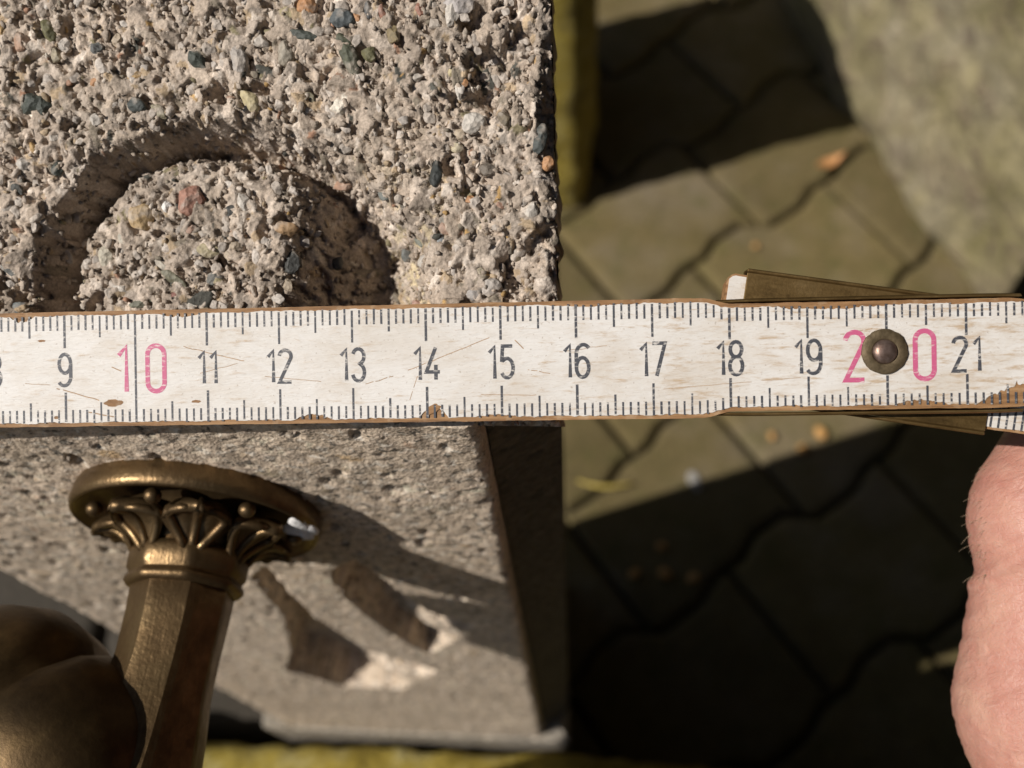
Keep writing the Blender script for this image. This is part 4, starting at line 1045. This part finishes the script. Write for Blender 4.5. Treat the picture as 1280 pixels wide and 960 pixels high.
# ---- the rest of the person leans over the pillar behind the camera
def build_body_of_person():
    root = bpy.data.objects['person']; inv = Matrix.Translation(-root.location)
    def solid(name, chains, mat, vox, it=8):
        bm = bmesh.new()
        for ch in chains:
            V = [Vector(c[:3]) for c in ch]; rad = [c[3] for c in ch]
            add_tube(bm, V, rad, 20)
            for k in (0, -1): bmesh.ops.create_uvsphere(bm, u_segments=20, v_segments=12, radius=rad[k] * .99, matrix=Matrix.Translation(V[k]))
        me = bpy.data.meshes.new(name); bm.to_mesh(me); bm.free(); o = link(name, me, mat, root); o.matrix_parent_inverse = inv
        r = o.modifiers.new('r', 'REMESH'); r.mode = 'VOXEL'; r.voxel_size = vox
        q = o.modifiers.new('s', 'SMOOTH'); q.iterations = it; q.factor = .6
        evaluated(o); o.data.polygons.foreach_set('use_smooth', [True] * len(o.data.polygons)); return o
    w_ = unp(1670, 1680, .171); e_ = Vector((.66, -.42, .80))
    cloth = flat_mat('navy_cloth', (.018, .02, .03), .95, 60); trous = flat_mat('dark_trousers', (.02, .02, .022), .95, 60)
    sL, sR = Vector((.56, -.46, 1.20)), Vector((.17, -.50, 1.22))
    solid('jacket', [[(.40, -.84, .93, .16), (.38, -.70, 1.05, .165), (.36, -.55, 1.18, .17), (.35, -.47, 1.24, .12)],
                     [(.30, -.84, .93, .13), (.28, -.62, 1.1, .14), (sR.x, sR.y, sR.z, .09)], [(.50, -.84, .93, .13), (.48, -.62, 1.1, .14), (sL.x, sL.y, sL.z, .09)],
                     [(sL.x, sL.y, sL.z, .085), (.64, -.44, 1.0, .065), (e_.x, e_.y, e_.z, .055), tuple(w_.lerp(e_, .35)) + (.047,), tuple(w_) + (.041,)],
                     [(sR.x, sR.y, sR.z, .085), (.12, -.60, 1.02, .062), (.15, -.62, .86, .052), (.20, -.50, .76, .040)]], cloth, .016)
    solid('hand', [[(.203, -.49, .757, .027), (.208, -.44, .74, .030), (.21, -.402, .728, .026)]] + [[(.187 + .016 * k, -.408, .730, .0105), (.186 + .017 * k, -.370, .720, .0095), (.188 + .016 * k, -.356, .698, .0088), (.190 + .016 * k, -.370, .682 + .002 * abs(k - 1), .0078)] for k in range(4)] + [[(.235, -.44, .735, .013), (.246, -.408, .716, .0115), (.240, -.382, .698, .010)]], MSKIN, .004, 4)
    solid('trousers', [[(.40, -.86, .95, .15), (.40, -.90, .84, .155)], [(.33, -.88, .88, .11), (.29, -.78, .5, .075), (.28, -.86, .08, .055)], [(.48, -.88, .88, .11), (.53, -.78, .5, .075), (.54, -.86, .08, .055)]], trous, .018)
    solid('shoe', [[(.28, -.88, .045, .045), (.28, -.70, .035, .036)]], trous, .008); solid('shoe', [[(.54, -.88, .045, .045), (.54, -.70, .035, .036)]], trous, .008)
    # head looking down at the pillar, with face and ears
    hd = solid('head', [[(.35, -.48, 1.27, .055), (.345, -.42, 1.31, .055)], [(.345, -.36, 1.34, .088), (.342, -.40, 1.37, .09)], [(.335, -.315, 1.285, .06), (.34, -.34, 1.32, .075)],
                        [(.333, -.262, 1.30, .012), (.330, -.252, 1.285, .016)], [(.258, -.385, 1.34, .018), (.256, -.375, 1.32, .014)], [(.424, -.385, 1.34, .018), (.426, -.375, 1.32, .014)], [(.30, -.283, 1.262, .008), (.335, -.27, 1.258, .012), (.37, -.283, 1.262, .008)]], MSKIN, .006, 4)
    for dx in (-.032, .032):
        bm = bmesh.new(); bmesh.ops.create_uvsphere(bm, u_segments=14, v_segments=9, radius=.012, matrix=Matrix.Translation((.333 + dx, -.282, 1.318)))
        o = bmobj('eye', bm, flat_mat('eye', (.5, .47, .45), .2, 50), root, True); o.matrix_parent_inverse = inv
    solid('head_hair', [[(.345, -.40, 1.395, .088), (.345, -.45, 1.36, .078)], [(.345, -.355, 1.40, .062), (.345, -.38, 1.40, .07)]], flat_mat('brown_hair', (.05, .035, .025), .7, 200), .008, 4)
build_body_of_person()

# ------------------------------------------------------------------ things around the pillar
def rough_block(name, poly, z0, z1, mat, amp, parent=None, cell=.008, seed=0, taper=0.0, dome=0.0, freq=25):
    """solid with a rough skin: remeshed prism pushed about by noise"""
    bm = bmesh.new(); c = Vector((sum(p[0] for p in poly) / len(poly), sum(p[1] for p in poly) / len(poly)))
    add_prism(bm, poly, z0, z1); bmesh.ops.recalc_face_normals(bm, faces=bm.faces)
    me = bpy.data.meshes.new(name); bm.to_mesh(me); bm.free(); o = link(name, me, mat, parent)
    r = o.modifiers.new('r', 'REMESH'); r.mode = 'VOXEL'; r.voxel_size = cell
    s = o.modifiers.new('s', 'SMOOTH'); s.iterations = 3; s.factor = .5
    evaluated(o); me = o.data
    for v in me.vertices:
        q = v.co.copy(); h = (q.z - z0) / (z1 - z0)
        if taper: 
            k = 1 - taper * h; q.x = c.x + (q.x - c.x) * k; q.y = c.y + (q.y - c.y) * k
        if dome: q.z += dome * h * (1 - min(1, ((q.x - c.x) ** 2 + (q.y - c.y) ** 2) / .02))
        nz = mnoise.fractal(q * freq + Vector((seed, 0, 0)), 1.0, 2.0, 5)
        n2 = mnoise.noise(q * freq * .3 + Vector((seed, 9, 0)))
        v.co = q + v.normal * (amp * nz + amp * 1.2 * n2)
    me.update(); me.polygons.foreach_set('use_smooth', [True] * len(me.polygons))
    return o
# trough in front of the pillar: its mossy back rim shows at the bottom of the picture
tr = empty('stone_trough', (.0, -.25, 0)); tag(tr, 'stone water trough with yellow mossy rim in front of the pillar', 'trough')
rim = rough_block('rim', [(-.32, -.125), (.42, -.125), (.42, -.034), (.285, -.011), (.16, -.0055), (-.32, -.0078)], -.005, .263, MMOSS, .0036, None, .006, 3, freq=70)
rim.parent = tr; rim.matrix_parent_inverse = Matrix.Translation((0, .25, 0))
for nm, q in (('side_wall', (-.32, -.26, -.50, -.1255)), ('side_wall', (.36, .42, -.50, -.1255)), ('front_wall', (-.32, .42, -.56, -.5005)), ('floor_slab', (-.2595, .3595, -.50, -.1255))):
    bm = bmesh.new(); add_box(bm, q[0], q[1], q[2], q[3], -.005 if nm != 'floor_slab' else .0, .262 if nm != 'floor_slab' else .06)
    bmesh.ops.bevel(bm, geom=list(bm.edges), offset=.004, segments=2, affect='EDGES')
    o = bmobj(nm, bm, MSHADED, tr); o.matrix_parent_inverse = Matrix.Translation((0, .25, 0))
cb = rough_block('blocker_lump', [(.150, -.064), (.185, -.068), (.214, -.058), (.220, -.030), (.206, -.012), (.166, -.010), (.145, -.030)], .256, .290, MMOSS, .003, None, .005, 60, taper=.06, freq=40)  # lump added on the rim, shaped to shade the ground beyond
tag(cb, 'added mossy lump on the trough rim at the pillar corner, shading the ground', 'added lump')
bm = bmesh.new(); add_lathe(bm, [(.030, .264), (.031, .267), (.036, .455), (.0375, .457), (.0385, .472), (.037, .474), (.0345, .470), (.033, .44), (.028, .29), (.002, .288)], 40)
pot = bmobj('blocker_pot', bm, flat_mat('terracotta', (.30, .12, .06), .85, 60), None, True); pot.location = (.008, -.0785, 0); pot.scale = (.62, .62, 1)  # added below the view to shade a sunlit bit of paving
tag(pot, 'added unseen pot on the trough rim, shading the ground to the right', 'added pot')
# mossy block behind
mb = rough_block('mossy_block', [(.03, .515), (.159, .501), (.171, .588), (.136, .69), (.04, .69)], -.005, .300, MMOSS, .0035, None, .009, 8, freq=40)
tag(mb, 'yellow moss-covered stone block standing behind the pillar', 'stone block')
# boulder at the right
bo = rough_block('boulder', [(.322, .86), (.372, .73), (.422, .595), (.472, .465), (.512, .385), (.540, .44), (.60, .60), (.70, .78), (.72, .95), (.5, 1.02)], -.01, .15, MROCK, .0075, None, .010, 20, taper=.03, freq=16)
tag(bo, 'large rough sunlit pale boulder lying on the pavers', 'boulder')
# dark slabs beside the pillar on the left
for k, (poly, lab) in enumerate(([([(-.30, .004), (-.105, .004), (-.108, .125), (-.30, .125)], 'dark stone slab farther to the left of the pillar'), ([(-.099, .004), (.016, .004), (.016, .125), (-.102, .125)], 'dark stone slab lying against the left side of the pillar')])):
    sb = rough_block('stone_slab', poly, -.004, .19, MSLATE, .0012, None, .010, 40 + k, freq=30); tag(sb, lab, 'slab', 'dark slabs left of the pillar')

# added greenery on the right, out of view, keeps low sky off the shaded sides
def added_hedge(x0, x1, y0, y1, h, n, sd, lab):
    r = np.random.default_rng(sd); root = empty('added_hedge', ((x0 + x1) / 2, (y0 + y1) / 2, 0)); inv = Matrix.Translation((-(x0 + x1) / 2, -(y0 + y1) / 2, 0)); tag(root, lab, 'added_hedge')
    bm = bmesh.new(); add_box(bm, x0 + .12, x1 - .12, y0 + .12, y1 - .12, -.02, h - .12); o = bmobj('blocker_core', bm, flat_mat('blocker_dark', (.02, .018, .012), 1, 30), root); o.matrix_parent_inverse = inv
    side = r.integers(0, 5, n); p = np.stack([r.uniform(x0, x1, n), r.uniform(y0, y1, n), r.uniform(0.02, h, n)], 1); dpt = r.uniform(0, .14, n) - .03 * np.sin(p[:, 2] * 9 + p[:, 0] * 7)
    p[side == 0, 0] = x0 + dpt[side == 0]; p[side == 1, 0] = x1 - dpt[side == 1]; p[side == 2, 1] = y0 + dpt[side == 2]; p[side == 3, 1] = y1 - dpt[side == 3]; p[side == 4, 2] = h - dpt[side == 4]
    a = r.normal(size=(n, 3)); a /= np.linalg.norm(a, axis=1)[:, None]; b = np.cross(a, r.normal(size=(n, 3))); b /= np.linalg.norm(b, axis=1)[:, None]
    l = r.uniform(.022, .04, n)[:, None]; c = np.cross(a, b)
    v = np.stack([p - a * l, p + b * l * .45 + c * l * .1, p + a * l, p - b * l * .45 + c * l * .1], 1).reshape(-1, 3)
    f = np.arange(4 * n).reshape(-1, 4).tolist()
    m = Mat('blocker_leaf', .5); geo = m.n('NewGeometry'); m.color(m.ramp(geo.outputs['Random Per Island'], [(0, (.02, .04, .01)), (.6, (.035, .065, .016)), (1, (.06, .085, .02))]))
    o = link('foliage', mesh('foliage', v, f), m.m, root, False); o.matrix_parent_inverse = inv; o['kind'] = 'stuff'
added_hedge(1.15, 1.85, -1.6, 1.7, 2.3, 12000, 1, 'unseen dark green hedge to the right of the boulder')
def added_canopy():  # added roof and back wall, out of view, cut sky light to deepen shadows
    root = empty('unseen_canopy', (.6, .8, 0)); inv = Matrix.Translation((-.6, -.8, 0)); tag(root, 'unseen dark timber canopy above and behind the pillar', 'added_canopy')
    wood = flat_mat('dark_timber', (.035, .026, .018), .85, 40)
    def bx(nm, *q):
        bm = bmesh.new(); add_box(bm, *q); o = bmobj(nm, bm, wood, root); o.matrix_parent_inverse = inv
    for k in range(13): bx('roof_board', -.62 + k * .19, -.62 + k * .19 + .184, -.22, 1.80, 2.30, 2.325)
    for y in (-.10, 1.66): bx('beam', -.62, 1.85, y, y + .10, 2.18, 2.297)
    for x, y in ((-.55, 1.66), (1.0, 1.66), (1.0, -.09)): bx('post', x, x + .09, y + .004, y + .094, -.02, 2.178)
    for k in range(16): bx('wall_board', -.62, 1.12, 1.762, 1.785, .02 + k * .14, .02 + k * .14 + .135)
added_canopy()

# ---- small litter on the pavers
def seed(px, py, r, lab, col=(.42, .2, .06)):
    p = Vector(on_plane(px, py, (0, 0, 1), (0, 0, .004)))
    bm = bmesh.new(); bmesh.ops.create_icosphere(bm, subdivisions=3, radius=1)
    for v in bm.verts:
        v.co *= 1 + .12 * mnoise.noise(v.co * 1.7 + p * 50); v.co.x *= 1.15; v.co.z *= .85
        if v.co.z > .7: v.co.z -= (v.co.z - .7) * .8
    o = bmobj('seed', bm, SEEDM, None, True); o.location = p; r *= rnd.uniform(.62, .9); o.scale = (r, r * rnd.uniform(.7, 1), r * .8); o.rotation_euler = (rnd.uniform(-.4, .4), rnd.uniform(-.4, .4), rnd.uniform(0, 6))
    tag(o, lab, 'seed', 'seeds fallen on the pavers')
SEEDM = flat_mat('seed_husk', (.50, .27, .085), .7, 300)
for a in ((965, 545, .0048, 'small orange seed nearest the pillar of the three sunlit ones under the ruler'), (1026, 541, .0062, 'largest of the three sunlit orange seeds just below the ruler'), (1003, 561, .0054, 'orange seed closest to the shadow edge below the ruler'),
          (945, 307, .0042, 'tiny orange seed on the joint above the ruler'), (827, 683, .0052, 'uppermost orange seed of the shaded cluster beside the pillar'), (793, 717, .0058, 'leftmost seed of the shaded cluster beside the pillar'), (831, 717, .0054, 'middle seed in the lower row of the shaded cluster'), (866, 722, .0050, 'rightmost seed of the shaded cluster beside the pillar')): seed(*a)
def leaf():
    p = Vector(on_plane(1036, 206, (0, 0, 1), (0, 0, .004))); n = 14; v = []; f = []
    for i in range(n + 1):
        t = i / n; wv = .0065 * math.sin(math.pi * t ** .8) + .0003
        for k in (-1, 0, 1): v.append(((t - .5) * .031, k * wv * .8, .004 * abs(k) + .006 * (t - .5) ** 2 * 4))
    for i in range(n):
        for k in (0, 1): f.append((i * 3 + k, i * 3 + k + 1, i * 3 + k + 4, i * 3 + k + 3))
    o = link('fallen_leaf', mesh('fallen_leaf', v, f), flat_mat('dry_leaf', (.48, .24, .09), .7, 200)); o.location = p; o.rotation_euler = (0, 0, .5)
    m = o.modifiers.new('t', 'SOLIDIFY'); m.thickness = .0006
    tag(o, 'small curled orange leaf lying on a paver joint near the boulder', 'leaf')
    a, b = [Vector(on_plane(*q, (0, 0, 1), (0, 0, .004))) for q in ((722, 601), (792, 603))]
    bm = bmesh.new(); pts = [a.lerp(b, t / 10) + Vector((0, -.006 * math.sin(t / 10 * 3.1), .004 * math.sin(t / 10 * 3.1))) for t in range(11)]
    add_tube(bm, pts, [.0004 + .0013 * math.sin(.3 + t / 10 * 2.6) for t in range(11)], 6)
    o = bmobj('grass_blade', bm, flat_mat('dry_grass', (.42, .32, .07), .7, 300), None, True); tag(o, 'dry yellow grass blade on the pavers right of the pillar', 'grass blade')
    p = Vector(on_plane(868, 600, (0, 0, 1), (0, 0, .001))); bm = bmesh.new(); bmesh.ops.create_icosphere(bm, subdivisions=2, radius=1)
    for q in bm.verts: q.co *= 1 + .3 * mnoise.noise(q.co * 1.5)
    o = bmobj('chalk_flake', bm, flat_mat('chalk', (.30, .285, .26), .9, 200), None, True); o.location = p; o.scale = (.010, .0045, .0012); o.rotation_euler = (0, 0, 1.9)
    tag(o, 'pale chalky flake at the shadow edge on a paver', 'flake')
leaf()
print('objects', len(bpy.data.objects))
